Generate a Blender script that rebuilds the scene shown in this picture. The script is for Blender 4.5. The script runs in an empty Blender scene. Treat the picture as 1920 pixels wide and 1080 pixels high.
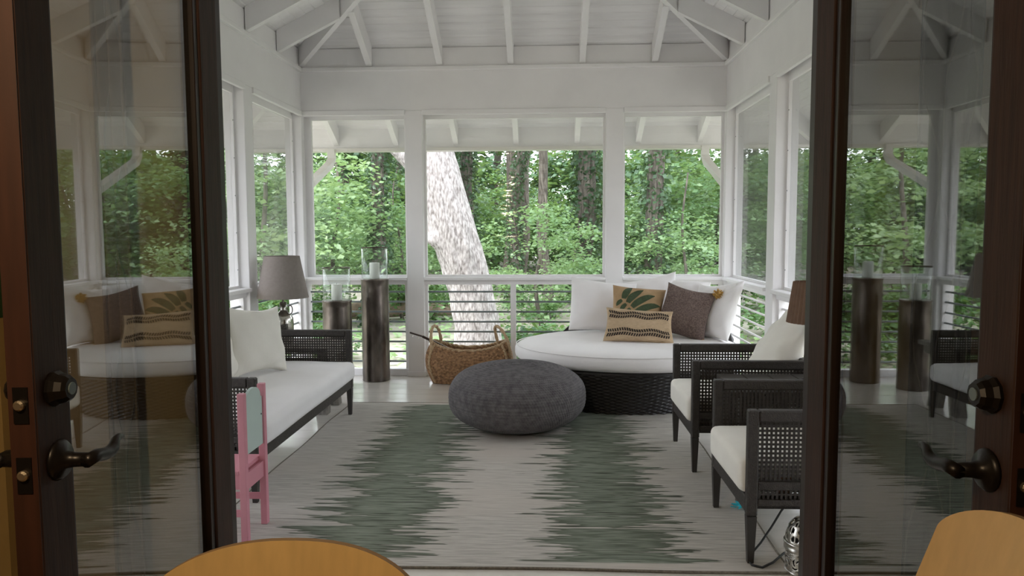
import bpy, bmesh, math, random
import numpy as np
from mathutils import Vector, Matrix, Euler

random.seed(7)
rng = np.random.default_rng(11)
R = math.radians
scene = bpy.context.scene
COL = scene.collection

# ------------------------------------------------------------------ camera
cam_data = bpy.data.cameras.new('camera')
cam_data.sensor_width = 36.0
cam_data.lens = 36.0 * 1376.0 / 1920.0
cam_data.clip_start = 0.05
cam_data.clip_end = 400.0
cam = bpy.data.objects.new('camera', cam_data)
COL.objects.link(cam)
cam.matrix_world = (Matrix.Translation((0, 0, 1.45)) @ Matrix.Rotation(R(2.7), 4, 'Z')
                    @ Matrix.Rotation(R(90 - 4.39), 4, 'X') @ Matrix.Rotation(R(-0.247), 4, 'Z'))
scene.camera = cam

# ------------------------------------------------------------------ world, sun, exposure
world = bpy.data.worlds.new('overcast_sky')
scene.world = world
world.use_nodes = True
bg = world.node_tree.nodes['Background']
bg.inputs[0].default_value = (0.885, 0.92, 1.0, 1)
bg.inputs[1].default_value = 9.0
sun_d = bpy.data.lights.new('sun', 'SUN')
sun_d.energy = 7.5
sun_d.angle = R(12)
sun_d.color = (1.0, 0.95, 0.93)
sun = bpy.data.objects.new('sun', sun_d)
COL.objects.link(sun)
sun.rotation_euler = Vector((0.50, 0.42, -1.0)).to_track_quat('-Z', 'Y').to_euler()
vs = scene.view_settings
vs.view_transform = 'Standard'
vs.look = 'None'
vs.gamma = 1.0
vs.use_curve_mapping = False
vs.exposure = -0.80
scene.cycles.max_bounces = 12
scene.cycles.diffuse_bounces = 6
scene.cycles.glossy_bounces = 5
scene.cycles.transparent_max_bounces = 16
scene.cycles.sample_clamp_indirect = 8.0

# ------------------------------------------------------------------ room numbers (metres)
XL, XR, D, Y0 = -2.42, 1.73, 7.25, 2.22
WT = 0.17            # wall thickness
SL = 0.5             # roof slope
ZR = 3.06            # rafter underside at the wall
RD = 0.19            # rafter depth, vertical
EAVE = 1.25

# ------------------------------------------------------------------ materials
MATS = {}


def nodes_of(m):
    m.use_nodes = True
    nt = m.node_tree
    return nt, nt.nodes, nt.links, nt.nodes['Principled BSDF']


def mat(name, col, rough=0.6, metal=0.0, var=0.0, vscale=6.0, stretch=(1, 1, 1), bump=0.0, bscale=40.0,
        bstretch=None, sheen=0.0, spec=0.5, col2=None, detail=4.0):
    """principled surface with noise-driven colour variation and fine relief"""
    m = bpy.data.materials.new(name)
    nt, N, L, P = nodes_of(m)
    P.inputs['Roughness'].default_value = rough
    P.inputs['Metallic'].default_value = metal
    P.inputs['Specular IOR Level'].default_value = spec
    if sheen:
        P.inputs['Sheen Weight'].default_value = sheen
    tc = N.new('ShaderNodeTexCoord')
    if var > 0 or col2:
        mp = N.new('ShaderNodeMapping')
        mp.inputs['Scale'].default_value = stretch
        L.new(tc.outputs['Object'], mp.inputs[0])
        nz = N.new('ShaderNodeTexNoise')
        nz.inputs['Scale'].default_value = vscale
        nz.inputs['Detail'].default_value = detail
        L.new(mp.outputs[0], nz.inputs['Vector'])
        rp = N.new('ShaderNodeValToRGB')
        a = [max(0, c * (1 - var)) for c in col]
        b = list(col2) if col2 else [min(1, c * (1 + var)) for c in col]
        rp.color_ramp.elements[0].position = 0.3
        rp.color_ramp.elements[1].position = 0.7
        rp.color_ramp.elements[0].color = (*a, 1)
        rp.color_ramp.elements[1].color = (*b, 1)
        L.new(nz.outputs['Fac'], rp.inputs[0])
        L.new(rp.outputs[0], P.inputs['Base Color'])
    else:
        P.inputs['Base Color'].default_value = (*col, 1)
    if bump > 0:
        mp2 = N.new('ShaderNodeMapping')
        mp2.inputs['Scale'].default_value = bstretch or (1, 1, 1)
        L.new(tc.outputs['Object'], mp2.inputs[0])
        nb = N.new('ShaderNodeTexNoise')
        nb.inputs['Scale'].default_value = bscale
        nb.inputs['Detail'].default_value = 3
        L.new(mp2.outputs[0], nb.inputs['Vector'])
        bp = N.new('ShaderNodeBump')
        bp.inputs['Strength'].default_value = bump
        bp.inputs['Distance'].default_value = 0.01
        L.new(nb.outputs['Fac'], bp.inputs['Height'])
        L.new(bp.outputs[0], P.inputs['Normal'])
    MATS[name] = m
    return m


def math_node(nt, op, a, b=None, c=None, clamp=False):
    n = nt.nodes.new('ShaderNodeMath')
    n.operation = op
    n.use_clamp = clamp
    for i, v in enumerate((a, b, c)):
        if v is None:
            continue
        if isinstance(v, (int, float)):
            n.inputs[i].default_value = v
        else:
            nt.links.new(v, n.inputs[i])
    return n.outputs[0]


def mix_rgb(nt, fac, a, b):
    n = nt.nodes.new('ShaderNodeMix')
    n.data_type = 'RGBA'
    if isinstance(fac, (int, float)):
        n.inputs[0].default_value = fac
    else:
        nt.links.new(fac, n.inputs[0])
    for i, v in ((6, a), (7, b)):
        if isinstance(v, tuple):
            n.inputs[i].default_value = (*v, 1)
        else:
            nt.links.new(v, n.inputs[i])
    return n.outputs[2]


def smooth(nt, v, lo, hi):
    n = nt.nodes.new('ShaderNodeMapRange')
    n.interpolation_type = 'SMOOTHSTEP'
    n.inputs[1].default_value = lo
    n.inputs[2].default_value = hi
    nt.links.new(v, n.inputs[0])
    return n.outputs[0]


PAINT = mat('white_paint', (0.85, 0.84, 0.845), 0.45, var=0.03, vscale=3, bump=0.05, bscale=30)
PLANKM = mat('white_board_paint', (0.85, 0.84, 0.845), 0.5, var=0.05, vscale=5, stretch=(0.4, 3, 3), bump=0.08, bscale=25, bstretch=(0.2, 4, 4))
STEEL = mat('backlit_steel_tone', (0.17, 0.20, 0.20), 0.45, metal=0.3, var=0.1)  # dark tone paints in the backlit look of the rods
FLOORM = mat('pale_floor_board', (0.68, 0.65, 0.59), 0.26, var=0.07, vscale=2.0, stretch=(0.5, 3, 1), bump=0.03, bscale=20, bstretch=(0.4, 4, 1))
FLOORM.node_tree.nodes['Principled BSDF'].inputs['Coat Weight'].default_value = 0.6
FLOORM.node_tree.nodes['Principled BSDF'].inputs['Coat Roughness'].default_value = 0.14
DARKWOOD = mat('dark_door_wood', (0.042, 0.019, 0.012), 0.6, spec=0.25, var=0.35, vscale=9, stretch=(8, 8, 0.5), bump=0.1, bscale=40, bstretch=(6, 6, 0.4))
BEADM = mat('dark_glazing_bead', (0.022, 0.011, 0.008), 0.4, var=0.2)
REDWOOD = mat('door_edge_wood', (0.045, 0.015, 0.008), 0.5, var=0.3, vscale=8, stretch=(6, 6, 0.5))
BRONZE = mat('oil_rubbed_bronze', (0.018, 0.014, 0.012), 0.35, metal=0.6)
BRASS = mat('bolt_nickel', (0.55, 0.45, 0.33), 0.35, metal=0.9)
WALLWARM = mat('indoor_wall_paint', (0.34, 0.26, 0.16), 0.8, var=0.05)
INFLOOR = mat('indoor_floor', (0.20, 0.13, 0.08), 0.5, var=0.2, stretch=(0.5, 4, 1))
LINEN = mat('white_linen', (0.87, 0.855, 0.855), 0.9, var=0.025, vscale=4, bump=0.12, bscale=220, sheen=0.2)
CREAM = mat('cream_linen', (0.84, 0.815, 0.745), 0.9, var=0.04, vscale=4, bump=0.12, bscale=220, sheen=0.2)
DARKFRAME = mat('dark_wicker_frame', (0.030, 0.024, 0.020), 0.55, var=0.35, vscale=60, bump=0.5, bscale=160)
DARKLEG = mat('dark_leg_wood', (0.030, 0.026, 0.023), 0.5, var=0.2)
CANE = mat('dark_cane', (0.026, 0.020, 0.016), 0.5, var=0.3, vscale=40)
BLACKWICKER = mat('black_wicker', (0.014, 0.012, 0.012), 0.38, var=0.4, vscale=50)
BASKETM = mat('seagrass_weave', (0.29, 0.155, 0.075), 0.75, var=0.45, vscale=45, col2=(0.50, 0.29, 0.15), bump=0.3, bscale=150)
ROPEM = mat('pale_rope', (0.50, 0.36, 0.22), 0.8, var=0.25, vscale=60, bump=0.5, bscale=120)
POUFM = mat('charcoal_knit', (0.100, 0.095, 0.102), 0.85, var=0.22, vscale=25, col2=(0.165, 0.155, 0.160), bump=0.4, bscale=200, sheen=0.1)
METALCYL = mat('hammered_bronze', (0.085, 0.070, 0.060), 0.30, metal=0.85, var=0.5, vscale=4, stretch=(2, 2, 0.8), col2=(0.29, 0.25, 0.22), bump=0.35, bscale=9, bstretch=(1, 1, 0.6), detail=6)
RIMM = mat('dark_metal_rim', (0.10, 0.08, 0.065), 0.3, metal=0.9)
WAX = mat('ivory_wax', (0.86, 0.85, 0.80), 0.5)
WICK = mat('candle_wick', (0.03, 0.03, 0.03), 0.9)
MERCURY = mat('mercury_glass', (0.42, 0.40, 0.36), 0.14, metal=0.95, var=0.6, vscale=14, col2=(0.80, 0.78, 0.72), bump=0.2, bscale=25)
SHADEM = mat('taupe_linen_shade', (0.270, 0.235, 0.215), 0.9, var=0.06, vscale=40, bump=0.15, bscale=200)
SHADEB = mat('brown_pleated_shade', (0.175, 0.105, 0.070), 0.85, var=0.1, vscale=30)
GREYWOOD = mat('weathered_grey_wood', (0.20, 0.185, 0.16), 0.7, var=0.3, vscale=8, stretch=(6, 6, 1), bump=0.2, bscale=40)
TABLETOP = mat('dark_grey_plank', (0.065, 0.058, 0.052), 0.45, var=0.3, vscale=8, stretch=(1, 6, 1))
PINK = mat('pink_paint', (0.64, 0.27, 0.325), 0.5, var=0.05)
MINT = mat('mint_paint', (0.50, 0.60, 0.56), 0.5, var=0.03)
PLY = mat('maple_ply', (0.70, 0.46, 0.19), 0.45, var=0.07, vscale=5, stretch=(9, 9, 0.5))
PLYEDGE = mat('ply_edge', (0.30, 0.18, 0.075), 0.6, var=0.2)
PLYLEG = mat('chair_leg_steel', (0.4, 0.4, 0.4), 0.3, metal=1.0)
SILVER = mat('pierced_silver', (0.62, 0.59, 0.54), 0.28, metal=1.0, var=0.25, vscale=20)
BLACKIN = mat('lantern_shade_black', (0.02, 0.02, 0.02), 0.8)  # black painted in for the shade behind the holes
CORDM = mat('black_cord', (0.012, 0.012, 0.012), 0.5)
TEAL = mat('turquoise_plastic', (0.03, 0.52, 0.66), 0.5, var=0.2)
UKE = mat('dark_instrument_wood', (0.035, 0.018, 0.012), 0.35, var=0.2)
PEG = mat('tuning_peg', (0.75, 0.73, 0.68), 0.3, metal=0.5)
TASSEL = mat('mustard_yarn', (0.52, 0.33, 0.10), 0.95, var=0.3, vscale=60)
DOWNM = mat('white_aluminium', (0.74, 0.72, 0.68), 0.35, metal=0.1)
CURTM = mat('dark_patterned_curtain', (0.030, 0.026, 0.022), 0.85, var=0.2, vscale=5)
GREENP = mat('green_panel', (0.01, 0.05, 0.012), 0.6, var=0.1)
MUSTARD = mat('mustard_panel', (0.36, 0.24, 0.09), 0.6, var=0.1)


def schlick(nt, f0):
    """Fresnel reflectance of a thin sheet, the same from both sides"""
    lw = nt.nodes.new('ShaderNodeLayerWeight')
    lw.inputs[0].default_value = 0.5
    p5 = math_node(nt, 'POWER', lw.outputs['Facing'], 5.0)
    return math_node(nt, 'MULTIPLY_ADD', p5, 1.0 - f0, f0, clamp=True)


def glass_mat(name, f0, tint=(1, 1, 1), rough=0.0):
    """thin pane: Fresnel reflection over clear transmission"""
    m = bpy.data.materials.new(name)
    m.use_nodes = True
    nt = m.node_tree
    nt.nodes.clear()
    out = nt.nodes.new('ShaderNodeOutputMaterial')
    mx = nt.nodes.new('ShaderNodeMixShader')
    tr = nt.nodes.new('ShaderNodeBsdfTransparent')
    tr.inputs[0].default_value = (*tint, 1)
    gl = nt.nodes.new('ShaderNodeBsdfGlossy')
    gl.inputs['Roughness'].default_value = rough
    nt.links.new(schlick(nt, f0), mx.inputs[0])
    nt.links.new(tr.outputs[0], mx.inputs[1])
    nt.links.new(gl.outputs[0], mx.inputs[2])
    nt.links.new(mx.outputs[0], out.inputs[0])
    return m


DOORGLASS = glass_mat('door_glass', 0.20, (0.80, 0.82, 0.78))
HURRICANE = glass_mat('hurricane_glass', 0.04, (0.97, 0.99, 0.98))


def screen_mat(name, wire, cover, graze, rough):
    """fine insect screen behind a vinyl film: mostly see-through, a little grey wire, soft film reflection"""
    m = bpy.data.materials.new(name)
    m.use_nodes = True
    nt = m.node_tree
    nt.nodes.clear()
    out = nt.nodes.new('ShaderNodeOutputMaterial')
    tr = nt.nodes.new('ShaderNodeBsdfTransparent')
    df = nt.nodes.new('ShaderNodeBsdfDiffuse')
    df.inputs[0].default_value = (*wire, 1)
    m1 = nt.nodes.new('ShaderNodeMixShader')
    lw = nt.nodes.new('ShaderNodeLayerWeight')
    lw.inputs[0].default_value = 0.5
    pw = math_node(nt, 'POWER', lw.outputs['Facing'], 1.5)
    nt.links.new(math_node(nt, 'MULTIPLY_ADD', pw, graze, cover, clamp=True), m1.inputs[0])
    nt.links.new(tr.outputs[0], m1.inputs[1])
    nt.links.new(df.outputs[0], m1.inputs[2])
    gl = nt.nodes.new('ShaderNodeBsdfGlossy')
    gl.inputs['Roughness'].default_value = rough
    tc = nt.nodes.new('ShaderNodeTexCoord')
    mp = nt.nodes.new('ShaderNodeMapping')
    mp.inputs['Scale'].default_value = (1.5, 1.5, 9)
    nt.links.new(tc.outputs['Object'], mp.inputs[0])
    nz = nt.nodes.new('ShaderNodeTexNoise')
    nz.inputs['Scale'].default_value = 1.6
    nt.links.new(mp.outputs[0], nz.inputs['Vector'])
    bp = nt.nodes.new('ShaderNodeBump')
    bp.inputs['Strength'].default_value = 0.25
    bp.inputs['Distance'].default_value = 0.02
    nt.links.new(nz.outputs['Fac'], bp.inputs['Height'])
    nt.links.new(bp.outputs[0], gl.inputs['Normal'])
    m2 = nt.nodes.new('ShaderNodeMixShader')
    nt.links.new(schlick(nt, 0.04), m2.inputs[0])
    nt.links.new(m1.outputs[0], m2.inputs[1])
    nt.links.new(gl.outputs[0], m2.inputs[2])
    nt.links.new(m2.outputs[0], out.inputs[0])
    return m


SCREEN_BACK = screen_mat('clear_screen', (0.30, 0.32, 0.30), 0.02, 0.15, 0.05)
SCREEN_SIDE = screen_mat('vinyl_screen', (0.22, 0.23, 0.22), 0.10, 0.80, 0.08)


def leaf_mat(name, c1, c2, trans=0.4, nscale=0.8):
    m = bpy.data.materials.new(name)
    m.use_nodes = True
    nt = m.node_tree
    nt.nodes.clear()
    out = nt.nodes.new('ShaderNodeOutputMaterial')
    geo = nt.nodes.new('ShaderNodeNewGeometry')
    oi = nt.nodes.new('ShaderNodeObjectInfo')
    nz = nt.nodes.new('ShaderNodeTexNoise')
    nz.inputs['Scale'].default_value = nscale
    nz.inputs['Detail'].default_value = 5
    nt.links.new(geo.outputs['Position'], nz.inputs['Vector'])
    f = smooth(nt, nz.outputs['Fac'], 0.32, 0.68)
    f2 = math_node(nt, 'MULTIPLY_ADD', oi.outputs['Random'], 0.5, math_node(nt, 'MULTIPLY', f, 0.6), clamp=True)
    col = mix_rgb(nt, f2, c1, c2)
    df = nt.nodes.new('ShaderNodeBsdfDiffuse')
    tl = nt.nodes.new('ShaderNodeBsdfTranslucent')
    nt.links.new(col, df.inputs[0])
    nt.links.new(mix_rgb(nt, 0.35, col, (0.36, 0.50, 0.10)), tl.inputs[0])
    gl = nt.nodes.new('ShaderNodeBsdfGlossy')
    gl.inputs['Roughness'].default_value = 0.45
    gl.inputs[0].default_value = (0.9, 1, 0.95, 1)
    m1 = nt.nodes.new('ShaderNodeMixShader')
    m1.inputs[0].default_value = trans
    nt.links.new(df.outputs[0], m1.inputs[1])
    nt.links.new(tl.outputs[0], m1.inputs[2])
    m2 = nt.nodes.new('ShaderNodeMixShader')
    m2.inputs[0].default_value = 0.05
    nt.links.new(m1.outputs[0], m2.inputs[1])
    nt.links.new(gl.outputs[0], m2.inputs[2])
    nt.links.new(m2.outputs[0], out.inputs[0])
    return m


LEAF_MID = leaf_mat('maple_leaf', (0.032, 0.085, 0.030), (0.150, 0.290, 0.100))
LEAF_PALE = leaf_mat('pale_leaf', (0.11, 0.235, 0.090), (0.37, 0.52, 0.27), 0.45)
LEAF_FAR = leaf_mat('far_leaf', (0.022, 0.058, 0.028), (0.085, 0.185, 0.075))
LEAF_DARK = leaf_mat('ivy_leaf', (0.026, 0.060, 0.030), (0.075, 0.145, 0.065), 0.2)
BARK = mat('grey_bark', (0.085, 0.070, 0.055), 0.95, var=0.5, vscale=5, stretch=(4, 4, 0.7), col2=(0.20, 0.175, 0.145), bump=0.8, bscale=12, bstretch=(3, 3, 0.5))
BARKPALE = mat('pale_plate_bark', (0.20, 0.175, 0.16), 0.95, var=0.3, vscale=22, stretch=(1.6, 1.6, 0.55), col2=(0.58, 0.55, 0.53), bump=1.0, bscale=24, bstretch=(2, 2, 0.5), detail=8)
GROUNDM = mat('leaf_litter_lawn', (0.27, 0.26, 0.19), 0.95, var=0.3, vscale=0.7, col2=(0.44, 0.42, 0.36), bump=0.5, bscale=6, detail=8)


# ------------------------------------------------------------------ mesh helpers
class MB:
    """collects boxes, tubes and lathes and builds ONE mesh object"""

    def __init__(self):
        self.v, self.f = [], []

    def add(self, vs_, fs_, M=None):
        o = len(self.v)
        if M is not None:
            vs_ = [tuple(M @ Vector(p)) for p in vs_]
        self.v.extend(vs_)
        self.f.extend([tuple(i + o for i in f) for f in fs_])
        return self

    def box(self, x0, x1, y0, y1, z0, z1, M=None, c=0.0):
        if c <= 0:
            vs_ = [(x0, y0, z0), (x1, y0, z0), (x1, y1, z0), (x0, y1, z0), (x0, y0, z1), (x1, y0, z1), (x1, y1, z1), (x0, y1, z1)]
            fs_ = [(0, 3, 2, 1), (4, 5, 6, 7), (0, 1, 5, 4), (1, 2, 6, 5), (2, 3, 7, 6), (3, 0, 4, 7)]
            return self.add(vs_, fs_, M)
        bm = bmesh.new()
        bmesh.ops.create_cube(bm, size=1.0)
        for v in bm.verts:
            v.co = Vector(((x0 + x1) / 2 + v.co.x * (x1 - x0), (y0 + y1) / 2 + v.co.y * (y1 - y0), (z0 + z1) / 2 + v.co.z * (z1 - z0)))
        bmesh.ops.bevel(bm, geom=list(bm.edges), offset=c, segments=1, affect='EDGES', clamp_overlap=True)
        bm.verts.index_update()
        self.add([tuple(v.co) for v in bm.verts], [[v.index for v in f.verts] for f in bm.faces], M)
        bm.free()
        return self

    def tube(self, pts, r, n=10, cap=True, M=None):
        pts = [Vector(p) for p in pts]
        rs = r if isinstance(r, (list, tuple)) else [r] * len(pts)
        vs_, fs_ = [], []
        prev = None
        for i, p in enumerate(pts):
            t = (pts[min(i + 1, len(pts) - 1)] - pts[max(i - 1, 0)]).normalized()
            if prev is None:
                a = Vector((0, 0, 1)) if abs(t.z) < 0.9 else Vector((1, 0, 0))
                u = t.cross(a).normalized()
            else:
                u = (prev - t * prev.dot(t)).normalized()
            prev = u
            w = t.cross(u)
            for k in range(n):
                an = 2 * math.pi * k / n
                vs_.append(tuple(p + (u * math.cos(an) + w * math.sin(an)) * rs[i]))
        for i in range(len(pts) - 1):
            for k in range(n):
                k2 = (k + 1) % n
                fs_.append((i * n + k, i * n + k2, (i + 1) * n + k2, (i + 1) * n + k))
        if cap:
            fs_.append(tuple(range(n - 1, -1, -1)))
            fs_.append(tuple(range((len(pts) - 1) * n, len(pts) * n)))
        return self.add(vs_, fs_, M)

    def lathe(self, prof, n=32, M=None, cap=True):
        vs_, fs_ = [], []
        for (r, z) in prof:
            for k in range(n):
                a = 2 * math.pi * k / n
                vs_.append((r * math.cos(a), r * math.sin(a), z))
        for i in range(len(prof) - 1):
            for k in range(n):
                k2 = (k + 1) % n
                fs_.append((i * n + k, i * n + k2, (i + 1) * n + k2, (i + 1) * n + k))
        if cap:
            fs_.append(tuple(range(n - 1, -1, -1)))
            fs_.append(tuple(range((len(prof) - 1) * n, len(prof) * n)))
        return self.add(vs_, fs_, M)

    def taper(self, x, y, z0, z1, a0, a1, M=None):
        """square leg from half-size a0 at z0 to a1 at z1"""
        vs_ = [(x + sx * a, y + sy * a, z) for z, a in ((z0, a0), (z1, a1)) for sx, sy in ((-1, -1), (1, -1), (1, 1), (-1, 1))]
        return self.add(vs_, [(3, 2, 1, 0), (4, 5, 6, 7), (0, 1, 5, 4), (1, 2, 6, 5), (2, 3, 7, 6), (3, 0, 4, 7)], M)

    def build(self, name, m, parent=None, smooth_=False, loc=None, rot=None):
        me = bpy.data.meshes.new(name)
        me.from_pydata(self.v, [], self.f)
        me.materials.append(m)
        if smooth_:
            me.polygons.foreach_set('use_smooth', [True] * len(me.polygons))
        me.update()
        return link(name, me, parent, loc, rot)


def link(name, me, parent=None, loc=None, rot=None):
    o = bpy.data.objects.new(name, me)
    COL.objects.link(o)
    if parent is not None:
        o.parent = parent
    if loc is not None:
        o.location = loc
    if rot is not None:
        o.rotation_euler = rot
    return o


def grid_mesh(name, P, m, parent=None, closed_u=False, closed_v=False, smooth_=True, loc=None, rot=None):
    """P: (nv, nu, 3) array of points -> quad surface"""
    nv, nu = P.shape[:2]
    fs_ = []
    for j in range(nv if closed_v else nv - 1):
        j2 = (j + 1) % nv
        for i in range(nu if closed_u else nu - 1):
            i2 = (i + 1) % nu
            fs_.append((j * nu + i, j * nu + i2, j2 * nu + i2, j2 * nu + i))
    me = bpy.data.meshes.new(name)
    me.from_pydata(P.reshape(-1, 3).tolist(), [], fs_)
    me.materials.append(m)
    if smooth_:
        me.polygons.foreach_set('use_smooth', [True] * len(me.polygons))
    me.update()
    return link(name, me, parent, loc, rot)


def empty(name, loc=(0, 0, 0), rz=0.0, rot=None):
    o = bpy.data.objects.new(name, None)
    o.empty_display_size = 0.1
    COL.objects.link(o)
    o.location = loc
    o.rotation_euler = rot if rot is not None else (0, 0, rz)
    return o


def tag(o, label, cat, group=None, kind=None):
    o['label'] = label
    o['category'] = cat
    if group:
        o['group'] = group
    if kind:
        o['kind'] = kind
    return o


def copy_tree(o, parent=None):
    c = o.copy()
    COL.objects.link(c)
    c.parent = parent
    for ch in list(o.children):
        copy_tree(ch, c)
    return c


def box_part(name, parent, m, x0, x1, y0, y1, z0, z1, c=0.0):
    return MB().box(x0, x1, y0, y1, z0, z1, c=c).build(name, m, parent)


# ================================================================== THE SETTING
def structure(name, label, cat, loc=(0, 0, 0)):
    return tag(empty(name, loc), label, cat, kind='structure')


# ---- porch floor: painted boards running across the room
fl = structure('floor', 'pale painted board floor of the porch', 'floor')
bw = 0.21
yb = Y0 - 0.17
k = 0
plank_me = None
while yb < D + WT - 0.005:
    w = min(bw, D + WT - yb)
    if w < bw - 1e-4 or plank_me is None:
        o = box_part('floor_board', fl, FLOORM, XL - WT, XR + WT, 0, w - 0.0015, -0.03, 0.0, c=0.0012)
        if plank_me is None:
            plank_me = o.data
    else:
        o = link('floor_board', plank_me, fl)
    o.location = (0, yb, 0)
    yb += bw
box_part('subfloor', fl, PAINT, XL - WT, XR + WT, Y0 - 0.17, D + WT, -0.32, -0.031)

# ---- walls: posts, beams, trims
LPOST = [(5.87, 6.04), (4.05, 4.22)]
RPOST = [(5.70, 5.88), (3.95, 4.12)]
BPOST = [(-1.39, -1.22), (0.58, 0.75)]
ZB, ZT = 2.64, 3.03


def post(parent, x0, x1, y0, y1):
    o = box_part('post', parent, PAINT, x0, x1, y0, y1, 0, ZB, c=0.004)
    return o


wb = structure('wall_back', 'white back wall of posts under a deep beam', 'wall')
post(wb, XL - WT, XL, D, D + WT)
post(wb, XR, XR + WT, D, D + WT)
for a, b in BPOST:
    p = post(wb, a, b, D, D + WT)
    box_part('post_base', p, PAINT, a - 0.012, b + 0.012, D - 0.012, D + 0.02, 0, 0.05, c=0.003)
box_part('header_beam', wb, PAINT, XL - WT, XR + WT, D, D + WT, ZB, ZT)
box_part('beam_cap', wb, PAINT, XL, XR, D - 0.035, D + 0.01, ZT - 0.012, ZT + 0.028, c=0.006)
for a, b in ((XL + 0.0, BPOST[0][0]), (BPOST[0][1], BPOST[1][0]), (BPOST[1][1], XR)):
    box_part('beam_trim', wb, PAINT, a, b, D - 0.014, D + 0.02, ZB - 0.045, ZB + 0.005, c=0.004)

wl = structure('wall_left', 'white side wall of posts and beam behind the sofa', 'wall')
wr = structure('wall_right', 'white side wall of posts and beam behind the armchairs', 'wall')
for W, posts, xo, xi in ((wl, LPOST, XL - WT, XL), (wr, RPOST, XR + WT, XR)):
    a, b = min(xo, xi), max(xo, xi)
    s = 1 if xi > xo else -1           # towards the room
    for (p0, p1) in posts:
        post(W, a, b, p0, p1)
    post(W, a, b, Y0, Y0 + 0.17)
    box_part('header_beam', W, PAINT, a, b, Y0, D - 0.0005, ZB, ZT)
    c0, c1 = sorted((xi - s * 0.01, xi + s * 0.035))
    box_part('beam_cap', W, PAINT, c0, c1, Y0, D - 0.036, ZT - 0.012, ZT + 0.028, c=0.006)
    ys = [Y0 + 0.17] + [q for p in sorted(posts) for q in p] + [D]
    for i in range(0, len(ys), 2):
        c0, c1 = sorted((xi - s * 0.02, xi + s * 0.014))
        box_part('beam_trim', W, PAINT, c0, c1, ys[i], ys[i + 1] - (0.015 if ys[i + 1] == D else 0), ZB - 0.045, ZB + 0.005, c=0.004)

# ---- windows and railings of every bay
ZS = 1.0     # sill / rail cap top
win_n = 0
BAYS = []
for (a, b, what) in ((XL, BPOST[0][0], 'between the corner post and the candle columns'), (BPOST[0][1], BPOST[1][0], 'in front of the leaning tree'),
                     (BPOST[1][1], XR, 'above the round daybed')):
    BAYS.append(('back', a, b, what))
ys = [Y0 + 0.17] + [q for p in sorted(LPOST) for q in p] + [D]
for i, what in ((4, 'beside the taupe lamp'), (2, 'behind the middle of the sofa'), (0, 'behind the pink chair')):
    BAYS.append(('left', ys[i], ys[i + 1], what))
ys = [Y0 + 0.17] + [q for p in sorted(RPOST) for q in p] + [D]
for i, what in ((4, 'beside the daybed'), (2, 'behind the far armchair'), (0, 'behind the near armchair')):
    BAYS.append(('right', ys[i], ys[i + 1], what))


def bay_matrix(side, a, b):
    """local x along the bay, local y outward, origin at the bay's start on the inner wall face"""
    if side == 'back':
        return Matrix.Translation((a, D, 0))
    if side == 'left':
        return Matrix.Translation((XL, a, 0)) @ Matrix.Rotation(R(90), 4, 'Z')
    return Matrix.Translation((XR, b, 0)) @ Matrix.Rotation(R(-90), 4, 'Z')


for bi, (side, a, b, what) in enumerate(BAYS):
    w = b - a
    M = bay_matrix(side, a, b)
    win = empty('window_%d' % (bi + 1))
    win.matrix_world = M
    tag(win, 'tall screened opening in the %s wall %s' % (side, what), 'window', kind='structure')
    l0 = 0.07 if (side == 'back' and bi == 0) else 0.022
    f = MB()
    f.box(0, l0, 0.085, 0.125, ZS, ZB - 0.001)
    f.box(w - 0.022, w, 0.085, 0.125, ZS, ZB - 0.001)
    f.box(l0, w - 0.022, 0.085, 0.125, ZS, ZS + 0.02)
    f.box(l0, w - 0.022, 0.085, 0.125, ZB - 0.075, ZB - 0.001)
    f.build('window_frame', PAINT, win)
    g = MB().add([(l0, 0.109, ZS + 0.02), (w - 0.022, 0.109, ZS + 0.02), (w - 0.022, 0.109, ZB - 0.075), (l0, 0.109, ZB - 0.075)], [(0, 1, 2, 3)])
    g.build('pane', SCREEN_BACK if side == 'back' else SCREEN_SIDE, win)
    if side != 'back':
        sc_ = MB()
        far_end = w - 0.03 if side == 'left' else 0.03
        for zz in np.arange(ZS + 0.15, ZB - 0.1, 0.3):
            sc_.lathe([(0.005, 0), (0.004, 0.004)], 6, Matrix.Translation((far_end, 0.085, zz)) @ Matrix.Rotation(R(90), 4, 'X'))
        sc_.build('frame_screws', STEEL, win)
    # railing below
    rl = empty('railing')
    rl.matrix_world = M
    tag(rl, 'white railing with horizontal rods, %s wall, %s' % (side, what), 'railing', 'porch railings')
    MB().box(-0.0, w, -0.02 if side == 'back' else -0.02, 0.16, ZS - 0.03, ZS, c=0.005).build('rail_cap', PAINT, rl)
    MB().box(0.0, w, 0.03, 0.12, ZS - 0.075, ZS - 0.03).build('top_rail', PAINT, rl)
    MB().box(0.0, w, 0.03, 0.12, 0.0, 0.07, c=0.004).build('bottom_rail', PAINT, rl)
    uprights = [(0, 0.03), (w - 0.03, w)]
    if w > 1.4:
        m_ = (-0.36 - a) if side == 'back' else w / 2
        uprights.append((m_, m_ + 0.055))
    for (u0, u1) in uprights:
        MB().box(u0, u1, 0.045, 0.105, 0.07, ZS - 0.075).build('upright', PAINT, rl)
    rod = None
    for q in range(8):
        z = 0.85 - q * 0.1012
        if rod is None:
            rod = MB().tube([(0.0, 0.075, 0), (w, 0.075, 0)], 0.0095, 8).build('rod', STEEL if side != 'right' else PAINT, rl, True)  # rod colour carries the light: dark where backlit, white on the right wall
            rod.location = (0, 0, z)
        else:
            link('rod', rod.data, rl, (0, 0, z))

# ---- ceiling: tongue and groove boards on rafters, hipped at the back
cl = structure('ceiling', 'white boarded hip ceiling with exposed rafters', 'ceiling')
XC = (XL + XR) / 2
TMAX = (XR - XL) / 2


def zr(t):
    return ZR + SL * t


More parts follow.
